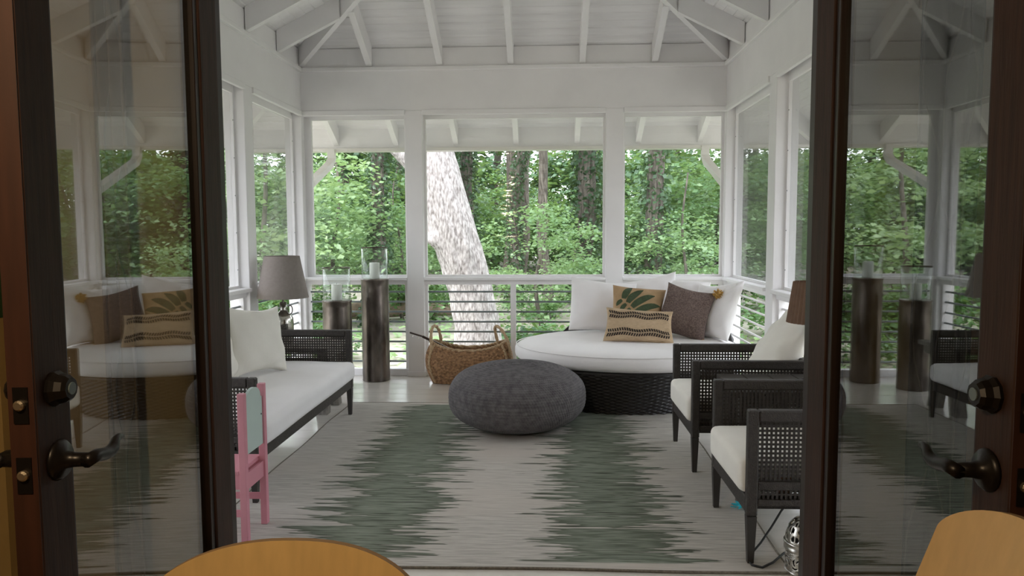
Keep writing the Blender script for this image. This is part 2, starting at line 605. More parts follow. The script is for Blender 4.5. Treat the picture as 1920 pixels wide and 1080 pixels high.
def plank(parent, t0, t1, side):
    """one board of the roof lining between slope distances t0..t1 (plan metres from the wall, negative outside)"""
    g = 0.0022
    th = 0.022
    def pts(t, dz):
        z = zr(t) + RD + dz
        if side == 'back':
            return (XL + t, D - t, z), (XR - t, D - t, z)
        y0 = Y0 - 0.17
        y1 = D - t
        if side == 'left':
            return (XL + t, y1, z), (XL + t, y0, z)
        return (XR - t, y0, z), (XR - t, y1, z)
    prof = [(t0, th), (t0, 0.007), (t0 + 0.007, 0), (t1 - 0.007, 0), (t1, 0.007), (t1, th)]
    vs_ = []
    for t, dz in prof:
        vs_.extend(pts(t, dz))
    n = len(prof)
    fs_ = []
    for i in range(n):
        j = (i + 1) % n
        fs_.append((2 * i, 2 * i + 1, 2 * j + 1, 2 * j))
    fs_.append(tuple(2 * i for i in range(n))[::-1])
    fs_.append(tuple(2 * i + 1 for i in range(n)))
    return MB().add(vs_, fs_).build('ceiling_board', PLANKM, parent)


tb = -EAVE
eave_s = structure('ceiling_eave', 'white boarded underside of the roof overhang outside the windows', 'eave')
while tb < TMAX - 0.01:
    t1 = min(tb + 0.085, TMAX)
    for side in ('back', 'left', 'right'):
        plank(cl if tb >= -0.02 else eave_s, tb, t1, side)
    tb = t1


def rafter(parent, p0, p1, w=0.058, name='rafter', m=PAINT):
    """p0, p1: plan points with t value -> board on edge under the lining"""
    (x0, y0, t0), (x1, y1, t1) = p0, p1
    d = Vector((x1 - x0, y1 - y0, 0)).normalized()
    nrm = Vector((-d.y, d.x, 0)) * (w / 2)
    vs_ = []
    for (x, y, t) in (p0, p1):
        for s_ in (-1, 1):
            for dz in (0, RD):
                vs_.append((x + s_ * nrm.x, y + s_ * nrm.y, zr(t) + dz))
    fs_ = [(0, 1, 3, 2), (4, 6, 7, 5), (0, 4, 5, 1), (2, 3, 7, 6), (1, 5, 7, 3), (0, 2, 6, 4)]
    return MB().add(vs_, fs_).build(name, m, parent)


SP = 0.692
for k in range(-2, 3):
    x = XC + k * SP
    tm = min(x - XL, XR - x) - 0.03
    rafter(cl, (x, D - 0.01, 0.01), (x, D - tm, tm))
for k in range(-3, 4):
    x = XC + k * SP
    rafter(eave_s, (x, D + WT, -WT), (x, D + EAVE - 0.02, -EAVE + 0.02), name='rafter_tail')
for s, xw in ((1, XL), (-1, XR)):
    for k in range(1, 8):
        y = D - k * SP + (0.08 if k <= 3 else 0.05)
        tm = min(D - y, TMAX) - 0.03
        if y < Y0 + 0.05:
            continue
        rafter(cl, (xw + s * 0.01, y, 0.01), (xw + s * tm, y, tm))
        rafter(eave_s, (xw - s * WT, y, -WT), (xw - s * (EAVE - 0.02), y, -EAVE + 0.02), name='rafter_tail')
for s, xw in ((1, XL), (-1, XR)):
    rafter(cl, (xw + s * 0.02, D - 0.02, 0.02), (XC - s * 0.02, D - TMAX + 0.02, TMAX - 0.02), 0.05, 'hip_rafter')
    rafter(eave_s, (xw - s * WT, D + WT, -WT), (xw - s * (EAVE - 0.03), D + EAVE - 0.03, -EAVE + 0.03), 0.05, 'hip_tail')
MB().box(XC - 0.03, XC + 0.03, Y0, D - TMAX, zr(TMAX) - 0.08, zr(TMAX) + RD - 0.02).build('ridge_board', PAINT, cl)
# boards closing the gaps between the rafters above the beam
MB().box(XL, XR, D + 0.0, D + 0.025, ZT, zr(0) + RD - 0.012).build('frieze_board', PAINT, cl)
MB().box(XL - 0.025, XL, Y0, D, ZT, zr(0) + RD - 0.012).build('frieze_board', PAINT, cl)
MB().box(XR, XR + 0.025, Y0, D, ZT, zr(0) + RD - 0.012).build('frieze_board', PAINT, cl)
# outer fascia with a gutter lip
ze = zr(-EAVE)
for (x0, x1, y0, y1) in ((XL - EAVE, XR + EAVE, D + EAVE - 0.02, D + EAVE + 0.01),
                         (XL - EAVE - 0.01, XL - EAVE + 0.02, Y0, D + EAVE), (XR + EAVE - 0.02, XR + EAVE + 0.01, Y0, D + EAVE)):
    MB().box(x0, x1, y0, y1, ze - 0.02, ze + RD + 0.014).build('fascia', PAINT, eave_s)
MB().box(XL - EAVE, XR + EAVE, D + EAVE - 0.05, D + EAVE + 0.09, ze - 0.055, ze - 0.02).build('gutter', DOWNM, eave_s)
# solid roof over the lining
rf = MB()
o_ = 0.03
zz = lambda t: zr(t) + RD + 0.024
A_ = [(XL - EAVE, Y0 - .17, zz(-EAVE)), (XL - EAVE, D + EAVE, zz(-EAVE)), (XR + EAVE, D + EAVE, zz(-EAVE)), (XR + EAVE, Y0 - .17, zz(-EAVE)),
      (XC, Y0 - .17, zz(TMAX)), (XC, D - TMAX, zz(TMAX))]
B_ = [(x, y, z + 0.08) for x, y, z in A_]
rf.add(A_ + B_, [(0, 4, 5, 1), (1, 5, 2), (2, 5, 4, 3), (6, 7, 11, 10), (7, 8, 11), (8, 9, 10, 11), (0, 1, 7, 6), (1, 2, 8, 7), (2, 3, 9, 8), (0, 6, 10, 4), (4, 10, 9, 3)])
tag(rf.build('roof', GREYWOOD), 'grey hip roof over the porch', 'roof', kind='structure')

# downspouts from the gutter back to the corner posts
for s, xw, side in ((-1, XL, 'left'), (1, XR, 'right')):
    x0 = xw + s * 0.055
    x1 = xw + s * 0.115
    P3 = [(x0, D + EAVE - 0.05, ze - 0.03), (x0, D + EAVE - 0.05, ze - 0.14), (x0 + s * 0.015, D + EAVE - 0.09, ze - 0.21),
          (x1, D + WT + 0.12, 1.86), (x1, D + WT + 0.07, 1.79), (x1, D + WT + 0.06, -0.2)]
    pipe = MB()
    ring = []
    for i, p in enumerate(P3):
        for (du, dv) in ((-0.042, -0.032), (0.042, -0.032), (0.042, 0.032), (-0.042, 0.032)):
            tt = (Vector(P3[min(i + 1, 5)]) - Vector(P3[max(i - 1, 0)])).normalized()
            up = tt.cross(Vector((1, 0, 0))).normalized()
            ring.append(tuple(Vector(p) + Vector((du, 0, 0)) + up * dv))
    fs_ = [(3, 2, 1, 0), (20, 21, 22, 23)]
    for i in range(5):
        for q in range(4):
            q2 = (q + 1) % 4
            fs_.append((i * 4 + q, i * 4 + q2, (i + 1) * 4 + q2, (i + 1) * 4 + q))
    pipe.add(ring, fs_)
    dsp = empty('downspout', (0, 0, 0))
    pipe.build('pipe', DOWNM, dsp)
    MB().box(x1 - 0.055, x1 + 0.055, D + WT, D + WT + 0.1, 1.5, 1.53).build('strap', DOWNM, dsp)
    tag(dsp, 'white downspout slanting from the gutter to the %s back corner post' % side, 'downspout', 'porch downspouts')

# ---- house wall with the door opening, and the room the camera stands in
JL, JR, HO = -0.985, 0.777, 2.46
wf = structure('wall_front', 'house wall around the double door opening', 'wall')
box_part('wall_panel', wf, WALLWARM, -2.9, JL, 2.06, 2.2, 0, 2.8)
box_part('wall_panel', wf, WALLWARM, JR, 2.7, 2.06, 2.2, 0, 2.8)
box_part('wall_panel', wf, WALLWARM, JL, JR, 2.06, 2.2, HO, 2.8)
box_part('siding', wf, PAINT, XL - EAVE, JL, 2.2, 2.22, -0.6, 4.3)
box_part('siding', wf, PAINT, JR, XR + EAVE, 2.2, 2.22, -0.6, 4.3)
box_part('siding', wf, PAINT, JL, JR, 2.2, 2.22, HO, 4.3)
for x in (JL, JR):
    s = 1 if x < 0 else -1
    c0, c1 = sorted((x, x + s * 0.012))
    box_part('door_jamb', wf, BEADM, c0, c1, 2.09, 2.2, 0, HO)
box_part('threshold', wf, DARKWOOD, JL, JR, 2.0, 2.22, 0.0, 0.018)
for nm, x0, x1, y0, y1 in (('wall_indoor_left', -2.92, -2.9, -2.6, 2.2), ('wall_indoor_right', 2.7, 2.72, -2.6, 2.2), ('wall_indoor_back', -2.9, 2.7, -2.62, -2.6)):
    o = MB().box(x0, x1, y0, y1, 0, 2.8).build(nm, WALLWARM)
    tag(o, {'wall_indoor_left': 'warm painted indoor wall past the left door', 'wall_indoor_right': 'warm painted indoor wall past the right door',
            'wall_indoor_back': 'warm painted wall at the far end indoors'}[nm], 'wall', kind='structure')
tag(MB().box(-2.92, 2.72, -2.62, 2.06, -0.05, 0.0).build('floor_indoor', INFLOOR), 'brown wooden floor of the indoor room', 'floor', kind='structure')
tag(MB().box(-2.92, 2.72, -2.62, 2.2, 2.8, 2.9).build('ceiling_indoor', PAINT), 'plain ceiling of the indoor room', 'ceiling', kind='structure')


def door(n, hinge, ang, s, label):
    """glazed leaf; local x runs from the hinge to the lock edge, s*local y is the side facing the opening's middle"""
    WD, HD, TH = 0.88, 2.43, 0.045
    d = empty('door_%d' % n, (hinge[0], hinge[1], 0.012), R(ang))
    tag(d, label, 'door', kind='structure')
    def yb_(a, b):
        return tuple(sorted((-s * a, -s * b)))
    def part(name, x0, x1, d0, d1, z0, z1, m=DARKWOOD, c=0.003, parent=d):
        y0, y1 = yb_(d0, d1)
        return MB().box(x0, x1, y0, y1, z0, z1, c=c).build(name, m, parent)
    part('stile', 0, 0.118, 0, TH, 0, HD)
    ls = part('stile', WD - 0.10, WD - 0.0015, 0, TH, 0, HD)
    part('rail', 0.118, WD - 0.10, 0, TH, 0, 0.25)
    part('rail', 0.118, WD - 0.10, 0, TH, HD - 0.12, HD)
    part('lock_edge', WD - 0.0014, WD, 0.001, TH - 0.001, 0.001, HD - 0.001, REDWOOD, 0.0)
    gx0, gx1, gz0, gz1 = 0.118, WD - 0.10, 0.25, HD - 0.12
    for nm, x0, x1, z0, z1 in (('glazing_bead', gx0, gx0 + 0.026, gz0, gz1), ('glazing_bead', gx1 - 0.012, gx1, gz0, gz1),
                               ('glazing_bead', gx0 + 0.026, gx1 - 0.012, gz0, gz0 + 0.02), ('glazing_bead', gx0 + 0.026, gx1 - 0.012, gz1 - 0.02, gz1)):
        part(nm, x0, x1, 0.006, TH - 0.006, z0, z1, BEADM, 0.002)
    part('glass_pane', gx0 + 0.024, gx1 - 0.011, 0.019, 0.025, gz0 + 0.018, gz1 - 0.018, DOORGLASS, 0.0)
    # hinges at the far edge
    for z in (0.25, 1.2, 2.15):
        MB().tube([(-0.006, -s * TH, z), (-0.006, -s * TH, z + 0.1)], 0.007, 8).build('hinge', BRONZE, d)
    # lever set on both faces, deadbolt above
    hx, hz = WD - 0.058, 1.040
    for face in (1, -1):
        y_ = 0.0 if face == 1 else -s * TH
        fy = s * face
        ro = MB().lathe([(0.036, 0), (0.036, 0.004), (0.031, 0.010), (0.016, 0.014), (0.013, 0.030), (0.012, 0.052)], 20,
                        Matrix.Translation((hx, y_, hz)) @ Matrix.Rotation(R(-90 * fy), 4, 'X')).build('lever_rose', BRONZE, d, True)
        yo = y_ + fy * 0.055
        MB().tube([(hx + 0.012, yo, hz), (hx - 0.02, yo, hz + 0.001), (hx - 0.048, yo, hz - 0.005), (hx - 0.066, yo, hz - 0.006), (hx - 0.080, yo, hz - 0.001),
                   (hx - 0.096, yo - fy * 0.004, hz + 0.008), (hx - 0.110, yo - fy * 0.006, hz + 0.010), (hx - 0.124, yo - fy * 0.008, hz + 0.007)],
                  [0.012, 0.012, 0.012, 0.0115, 0.0105, 0.008, 0.0065, 0.0055], 10).build('lever', BRONZE, ro, True)
        db = MB().lathe([(0.031, 0), (0.032, 0.006), (0.027, 0.013), (0.024, 0.024), (0.019, 0.030)], 10,
                        Matrix.Translation((hx + 0.002, y_, 1.168)) @ Matrix.Rotation(R(-90 * fy), 4, 'X')).build('deadbolt_rose', BRONZE, d)
        MB().lathe([(0.011, 0.030), (0.011, 0.032)], 14, Matrix.Translation((hx + 0.002, y_, 1.168)) @ Matrix.Rotation(R(-90 * fy), 4, 'X')).build('keyhole', STEEL, db)
    for z, nm in ((hz - 0.012, 'latch_plate'), (1.168 - 0.02, 'bolt_plate')):
        pl = part(nm, WD, WD + 0.002, 0.010, TH - 0.010, z - 0.028, z + 0.034, BRONZE, 0.0)
        MB().lathe([(0.009, 0), (0.009, 0.006), (0.006, 0.009)], 12, Matrix.Translation((WD + 0.002, -s * TH / 2, z + 0.004)) @ Matrix.Rotation(R(90), 4, 'Y')).build('bolt', BRASS, pl)
    return d


door(1, (-0.918, 2.05), -86.0, 1, 'dark wooden glazed door standing open, mirroring the daybed')
door(2, (0.724, 2.05), -89.4, -1, 'dark wooden glazed door standing open, mirroring the candle columns')

# ================================================================== SOFT AND WOVEN SHAPES
def soft_box(name, x0, x1, y0, y1, z0, z1, r, m, parent=None, crown=0.0, n=14, wob=0.0, seed=0):
    """cushion block: rounded box with a slight crown and uneven filling"""
    h = np.array([(x1 - x0) / 2, (y1 - y0) / 2, (z1 - z0) / 2])
    c = np.array([(x0 + x1) / 2, (y0 + y1) / 2, (z0 + z1) / 2])
    g = np.sin(np.linspace(-1, 1, n) * math.pi / 2)
    vs_, fs_, idx = [], [], {}
    def vid(p):
        key = tuple(np.round(p, 5))
        if key not in idx:
            idx[key] = len(vs_)
            q = np.array(p) * h
            inner = np.clip(q, -(h - r), h - r)
            d = q - inner
            L_ = np.linalg.norm(d)
            pos = inner + (d / L_ * r if L_ > 1e-9 else 0)
            pos[2] += crown * (1 - p[0] ** 2) * (1 - p[1] ** 2) * (1 if p[2] > 0 else 0.0)
            if wob:
                pos[2] += wob * (math.sin(pos[0] * 9 + seed) * math.sin(pos[1] * 7 + seed * 2)) * (1 if p[2] > 0 else 0.3)
                pos[0] += wob * math.sin(pos[1] * 6 + seed) * 0.6
            vs_.append(tuple(pos + c))
        return idx[key]
    for ax in range(3):
        for sgn in (-1, 1):
            for i in range(n - 1):
                for j in range(n - 1):
                    q = []
                    for (a, b) in ((i, j), (i + 1, j), (i + 1, j + 1), (i, j + 1)):
                        p = [0, 0, 0]
                        p[ax] = sgn
                        p[(ax + 1) % 3] = g[a]
                        p[(ax + 2) % 3] = g[b]
                        q.append(vid(p))
                    fs_.append(tuple(q) if sgn > 0 else tuple(q[::-1]))
    me = bpy.data.meshes.new(name)
    me.from_pydata(vs_, [], fs_)
    me.materials.append(m)
    me.polygons.foreach_set('use_smooth', [True] * len(me.polygons))
    return link(name, me, parent)


def pillow_fn(w, h, t, seed=0, pinch=0.09, sag=0.15, wr=0.006):
    r_ = random.Random(seed)
    ph = [r_.uniform(0, 6.28) for _ in range(6)]
    def fn(u, v, side, off=0.0):
        pu = 1 - pinch * (1 - v * v) * abs(u) ** 3
        pv = 1 - pinch * (1 - u * u) * abs(v) ** 3
        x = u * w / 2 * pu * (1 + 0.03 * math.sin(2.0 * v + ph[0]))
        z = v * h / 2 * pv * (1 + 0.03 * math.sin(2.2 * u + ph[1]))
        th = t / 2 * (max(0, (1 - u * u)) * max(0, (1 - v * v))) ** 0.42 * (1 - sag * v)
        edge = 1 - (1 - u * u) * (1 - v * v)
        th += wr * (math.sin(9 * u + 5 * v + ph[2]) + math.sin(-6 * u + 10 * v + ph[3])) * (0.3 + edge) * min(1, 6 * (1 - max(abs(u), abs(v))))
        return (x, side * (th + off), z)
    return fn


def pillow(name, label, w, h, t, loc, yaw, lean, roll=0.0, m=None, seed=0, group=None, pinch=0.09, cat='pillow', n=26, sag=0.15):
    root_needed = True
    fn = pillow_fn(w, h, t, seed, pinch, sag)
    g = np.sin(np.linspace(-1, 1, n) * math.pi / 2)
    vs_, fs_ = [], []
    for side in (-1, 1):
        o_ = len(vs_)
        for v in g:
            for u in g:
                vs_.append(fn(u, v, side))
        for j in range(n - 1):
            for i in range(n - 1):
                q = (o_ + j * n + i, o_ + j * n + i + 1, o_ + (j + 1) * n + i + 1, o_ + (j + 1) * n + i)
                fs_.append(q if side < 0 else q[::-1])
    bm = bmesh.new()
    bvs = [bm.verts.new(p) for p in vs_]
    for f in fs_:
        bm.faces.new([bvs[i] for i in f])
    bmesh.ops.remove_doubles(bm, verts=bm.verts, dist=0.0004)
    me = bpy.data.meshes.new(name)
    bm.to_mesh(me)
    bm.free()
    me.materials.append(m)
    me.polygons.foreach_set('use_smooth', [True] * len(me.polygons))
    o = link(name, me)
    o.matrix_world = Matrix.Translation(loc) @ Matrix.Rotation(R(yaw), 4, 'Z') @ Matrix.Rotation(R(-lean), 4, 'X') @ Matrix.Rotation(R(roll), 4, 'Y')
    tag(o, label, cat, group)
    return o, fn


def woven(base, nu, nv, rows, stakes, amp, over=True, closed_u=True):
    """offset a base surface (function of u,v in 0..1) by an over-under weave"""
    us = np.linspace(0, 1, nu, endpoint=not closed_u)
    vv = np.linspace(0, 1, nv)
    U, V = np.meshgrid(us, vv)
    P = base(U, V)
    e = 1e-3
    du = base((U + e) % 1.0 if closed_u else U + e, V) - P
    dv = base(U, np.clip(V + e, 0, 1.0 + e)) - P
    N_ = np.cross(du, dv)
    N_ /= np.linalg.norm(N_, axis=2, keepdims=True) + 1e-12
    row = V * rows
    par = np.floor(row) % 2
    cross = np.abs(np.sin(math.pi * row)) ** 0.6
    if over:
        ou = np.cos(math.pi * U * stakes + math.pi * par)
        hgt = cross * (0.55 + 0.45 * ou)
    else:
        ou = np.abs(np.sin(math.pi * (U * stakes + 0.5 * par + 0.35 * (row % 1))))
        hgt = cross * (0.35 + 0.65 * ou)
    return P + N_ * (amp * hgt)[..., None]


# ================================================================== RUG
def rug_material():
    m = bpy.data.materials.new('ikat_wool')
    nt, N, L, P = nodes_of(m)
    P.inputs['Roughness'].default_value = 0.95
    P.inputs['Specular IOR Level'].default_value = 0.15
    tc = N.new('ShaderNodeTexCoord')
    sp = N.new('ShaderNodeSeparateXYZ')
    L.new(tc.outputs['Object'], sp.inputs[0])
    x, y = sp.outputs[0], sp.outputs[1]
    def streak(sx, sy, seed, scale=1.0, detail=3.0):
        mp = N.new('ShaderNodeMapping')
        mp.inputs['Scale'].default_value = (sx, sy, 1)
        mp.inputs['Location'].default_value = (seed, seed * 2.3, 0)
        L.new(tc.outputs['Object'], mp.inputs[0])
        nz = N.new('ShaderNodeTexNoise')
        nz.inputs['Scale'].default_value = scale
        nz.inputs['Detail'].default_value = detail
        nz.inputs['Roughness'].default_value = 0.65
        L.new(mp.outputs[0], nz.inputs['Vector'])
        return nz.outputs['Fac']
    saw = streak(1.1, 11, 3.1, 1.0, 2.0)
    saw2 = streak(2.6, 34, 9.7, 1.0, 2.0)
    saw3 = streak(3.2, 85, 15.2, 1.0, 2.0)
    fib = streak(5, 90, 5.5, 1.0, 3.0)
    slow = streak(0.7, 0.9, 1.3, 1.0, 2.0)
    fac = None
    edge = None
    for cx, hw in ((-0.56, 0.285), (0.64, 0.27)):
        d = math_node(nt, 'ABSOLUTE', math_node(nt, 'SUBTRACT', x, cx))
        d = math_node(nt, 'SUBTRACT', hw, d)
        d = math_node(nt, 'MULTIPLY_ADD', math_node(nt, 'SUBTRACT', saw, 0.5), 0.80, d)
        d = math_node(nt, 'MULTIPLY_ADD', math_node(nt, 'SUBTRACT', saw2, 0.5), 0.75, d)
        d = math_node(nt, 'MULTIPLY_ADD', math_node(nt, 'SUBTRACT', saw3, 0.5), 0.42, d)
        s_ = smooth(nt, d, -0.014, 0.014)
        e_ = math_node(nt, 'MULTIPLY', s_, math_node(nt, 'SUBTRACT', 1.0, smooth(nt, d, 0.03, 0.17)))
        edge = e_ if edge is None else math_node(nt, 'MAXIMUM', edge, e_)
        fac = s_ if fac is None else math_node(nt, 'MAXIMUM', fac, s_)
    # plain hems at both ends
    ay = math_node(nt, 'ABSOLUTE', y)
    fac = math_node(nt, 'MULTIPLY', fac, math_node(nt, 'SUBTRACT', 1.0, smooth(nt, ay, 1.44, 1.46)))
    base = mix_rgb(nt, smooth(nt, fib, 0.3, 0.7), (0.40, 0.38, 0.345), (0.60, 0.575, 0.53))
    base = mix_rgb(nt, smooth(nt, slow, 0.45, 0.75), base, (0.56, 0.51, 0.46))
    dk = streak(1.4, 55, 21.0, 1.0, 2.0)
    base = mix_rgb(nt, math_node(nt, 'MULTIPLY', smooth(nt, dk, 0.64, 0.72), 0.55), base, (0.14, 0.13, 0.11))
    green = mix_rgb(nt, smooth(nt, fib, 0.3, 0.7), (0.125, 0.145, 0.112), (0.29, 0.325, 0.265))
    green = mix_rgb(nt, math_node(nt, 'MULTIPLY', smooth(nt, saw2, 0.56, 0.68), 0.75), green, (0.050, 0.055, 0.040))
    green = mix_rgb(nt, math_node(nt, 'MULTIPLY', edge, 0.55), green, (0.070, 0.075, 0.055))
    L.new(mix_rgb(nt, fac, base, green), P.inputs['Base Color'])
    bp = N.new('ShaderNodeBump')
    bp.inputs['Strength'].default_value = 0.5
    bp.inputs['Distance'].default_value = 0.006
    L.new(fib, bp.inputs['Height'])
    L.new(bp.outputs[0], P.inputs['Normal'])
    return m


RX0, RX1, RY0, RY1 = -1.66, 1.04, 3.05, 6.08
rug = empty('rug', ((RX0 + RX1) / 2, (RY0 + RY1) / 2, 0))
hx, hy = (RX1 - RX0) / 2, (RY1 - RY0) / 2
n1, n2 = 60, 60
P = np.zeros((n2, n1, 3))
for j in range(n2):
    for i in range(n1):
        u, v = -1 + 2 * i / (n1 - 1), -1 + 2 * j / (n2 - 1)
        P[j, i] = (u * hx + 0.006 * math.sin(v * 9) * abs(u), v * hy + 0.005 * math.sin(u * 7) * abs(v), 0.009 + 0.0008 * math.sin(u * 11) * math.sin(v * 13))
grid_mesh('rug_pile', P, rug_material(), rug)
HEM = mat('rug_hem', (0.17, 0.15, 0.12), 0.9, var=0.3, vscale=80)
for j, pts in enumerate((P[0], P[-1], P[:, 0], P[:, -1])):
    MB().tube([(p[0], p[1], 0.006) for p in pts], 0.006, 6).build('rug_binding', HEM, rug, True)
tag(rug, 'grey wool rug with two jagged green ikat stripes', 'rug')

# ================================================================== POUF
def pouf_base(U, V):
    a = -math.pi / 2 + V * math.pi
    e_ = 2 / 2.5
    ca, sa = np.cos(a), np.sin(a)
    r = 0.50 * np.abs(ca) ** e_ + 1e-4
    z = 0.232 + 0.236 * np.sign(sa) * np.abs(sa) ** e_ - 0.012 * np.exp(-(r / 0.12) ** 2) * (sa > 0)
    z = np.maximum(z, 0.004)
    th = U * 2 * math.pi
    r = r * (1 + 0.006 * np.cos(9 * th))
    return np.stack([r * np.cos(th), r * np.sin(th), z], -1)


P = woven(pouf_base, 600, 190, 47, 150, 0.0085, over=False)
P[..., 2] = np.maximum(P[..., 2], 0.003)
pouf = empty('pouf', (-0.22, 5.37, 0.010))
grid_mesh('knit_cover', P, POUFM, pouf, closed_u=True)
MB().lathe([(0.03, 0.452), (0.03, 0.463), (0.018, 0.468)], 16).build('top_button', POUFM, pouf, True)
tag(pouf, 'round charcoal knitted pouf in the middle of the rug', 'pouf')


# ================================================================== CANE SEATING
def cane_panel(u0, u1, v0, v1, M, pitch=0.0192, wd=0.0098, th=0.0035):
    mb = MB()
    n = max(1, int(round((u1 - u0) / pitch)))
    for i in range(n + 1):
        u = u0 + (u1 - u0) * i / n
        mb.box(u - wd / 2, u + wd / 2, -th, 0.0, v0, v1, M)
    n = max(1, int(round((v1 - v0) / pitch)))
    for i in range(n + 1):
        v = v0 + (v1 - v0) * i / n
        mb.box(u0, u1, -0.0006, th, v - wd / 2, v + wd / 2, M)
    return mb


def cane_seat(name, length, depth, loc, rz, seat_label, legs_inset=0.022):
    """local: front at x=0, back at x=depth, arms at y=0 and y=length"""
    root = empty(name, loc, rz)
    for y0 in (0.0, length - 0.045):
        arm = MB()
        arm.box(0, 0.045, y0, y0 + 0.045, 0.21, 0.675, c=0.006)
        arm.box(depth - 0.045, depth, y0, y0 + 0.045, 0.21, 0.675, c=0.006)
        arm.box(0.045, depth - 0.045, y0, y0 + 0.045, 0.625, 0.675, c=0.006)
        arm.box(0.045, depth - 0.045, y0 + 0.006, y0 + 0.039, 0.325, 0.362, c=0.004)
        arm.box(0.045, depth - 0.045, y0 + 0.004, y0 + 0.041, 0.255, 0.283, c=0.004)
        a = arm.build('arm', DARKFRAME, root)
        cp = cane_panel(0.045, depth - 0.045, 0.365, 0.622, Matrix.Translation((0, y0 + 0.0225, 0)))
        cp.box(0.045, depth - 0.045, y0 + 0.018, y0 + 0.027, 0.300, 0.308)
        for i in range(int((depth - 0.09) / 0.0192)):
            cp.box(0.05 + i * 0.0192, 0.06 + i * 0.0192, y0 + 0.019, y0 + 0.026, 0.283, 0.325)
        cp.build('cane_panel', CANE, a)
    bk = MB()
    bk.box(depth - 0.043, depth - 0.002, 0.045, length - 0.045, 0.625, 0.673, c=0.006)
    bk.box(depth - 0.040, depth - 0.005, 0.045, length - 0.045, 0.255, 0.30, c=0.004)
    b = bk.build('backrest', DARKFRAME, root)
    cane_panel(0.045, length - 0.045, 0.30, 0.625, Matrix.Translation((depth - 0.022, 0, 0)) @ Matrix.Rotation(R(90), 4, 'Z')).build('cane_panel', CANE, b)
    fr = MB()
    fr.box(0.002, 0.040, 0.045, length - 0.045, 0.215, 0.285, c=0.005)
    fr.box(0.045, depth - 0.045, 0.045, 0.075, 0.23, 0.29)
    fr.box(0.045, depth - 0.045, length - 0.075, length - 0.045, 0.23, 0.29)
    for i in range(1, int(length / 0.2)):
        y = length * i / int(length / 0.2)
        fr.box(0.04, depth - 0.04, y - 0.02, y + 0.02, 0.262, 0.285)
    fr.build('seat_frame', DARKFRAME, root)
    for x in (legs_inset, depth - legs_inset):
        for y in (legs_inset, length - legs_inset):
            MB().taper(x, y, 0.0, 0.21, 0.013, 0.021).build('leg', DARKLEG, root)
    return root


sofa = cane_seat('sofa', 1.945, 0.80, (-1.535, 5.69, 0.010), R(180), '')
for o in sofa.children:
    pass
soft_box('seat_cushion', -0.040, 0.74, 0.052, 1.893, 0.290, 0.435, 0.045, LINEN, sofa, crown=0.012, n=24, wob=0.004, seed=1)
tag(sofa, 'dark cane sofa with a long white seat cushion', 'sofa')

ch1 = cane_seat('armchair', 0.69, 0.70, (0.862, 4.328, 0.010), 0.0, '')
soft_box('seat_cushion', -0.025, 0.64, 0.050, 0.640, 0.290, 0.450, 0.040, CREAM, ch1, crown=0.012, n=18, wob=0.003, seed=4)
tag(ch1, 'dark cane armchair between the daybed and the small side table', 'armchair', 'cane armchairs')
ch2 = copy_tree(ch1)
ch2.location = (0.862, 3.120, 0.010)
tag(ch2, 'dark cane armchair nearest the doorway, cord trailing past its leg', 'armchair', 'cane armchairs')
for o in ch2.children:
    if o.name.startswith('seat_cushion'):
        lab = MB().box(0.14, 0.20, 0.046, 0.0495, 0.30, 0.37).build('cushion_tab', mat('tan_tab', (0.36, 0.20, 0.13), 0.8), ch2)
MB().box(0.14, 0.20, 0.046, 0.0495, 0.30, 0.37).build('cushion_tab', MATS['tan_tab'], ch1)

# sofa pillows
pillow('throw_pillow', 'plump cream square pillow at the far end of the sofa', 0.50, 0.50, 0.20, (-2.065, 5.06, 0.690), 62, 14, 4, CREAM, 3, 'sofa pillows', pinch=0.15)
pillow('throw_pillow', 'cream pillow leaning behind the front pillow at the sofa back', 0.50, 0.48, 0.18, (-2.205, 4.66, 0.675), 84, 12, -3, CREAM, 5, 'sofa pillows')
pillow('throw_pillow', 'cream pillow at the sofa end by the pink chair', 0.50, 0.48, 0.18, (-2.20, 4.08, 0.675), 96, 14, 3, CREAM, 8, 'sofa pillows')
pillow('back_cushion', 'cream cushion leaning back in the far armchair', 0.52, 0.54, 0.20, (1.475, 4.675, 0.700), -90, 30, 0, CREAM, 9, 'armchair cushions', sag=0.3)
pillow('back_cushion', 'cream cushion leaning back in the near armchair', 0.52, 0.50, 0.18, (1.480, 3.465, 0.690), -90, 26, 0, CREAM, 12, 'armchair cushions', sag=0.3)

# ================================================================== DAYBED
DBX, DBY = 0.68, 6.36


def daybed_base(U, V):
    th = U * 2 * math.pi
    back = np.clip((np.cos(th - R(62)) - 0.18) / 0.62, 0, 1)
    back = back * back * (3 - 2 * back)
    top = 0.345 + 0.31 * back
    z = 0.012 + (top - 0.012) * V
    k_ = np.clip(z / 0.345, 0, 1)
    rx = 0.76 + 0.155 * k_ ** 0.8 + 0.03 * np.clip((z - 0.345) / 0.35, 0, 1)
    ry = 0.63 + 0.145 * k_ ** 0.8 + 0.03 * np.clip((z - 0.345) / 0.35, 0, 1)
    return np.stack([rx * np.cos(th), ry * np.sin(th), z], -1)


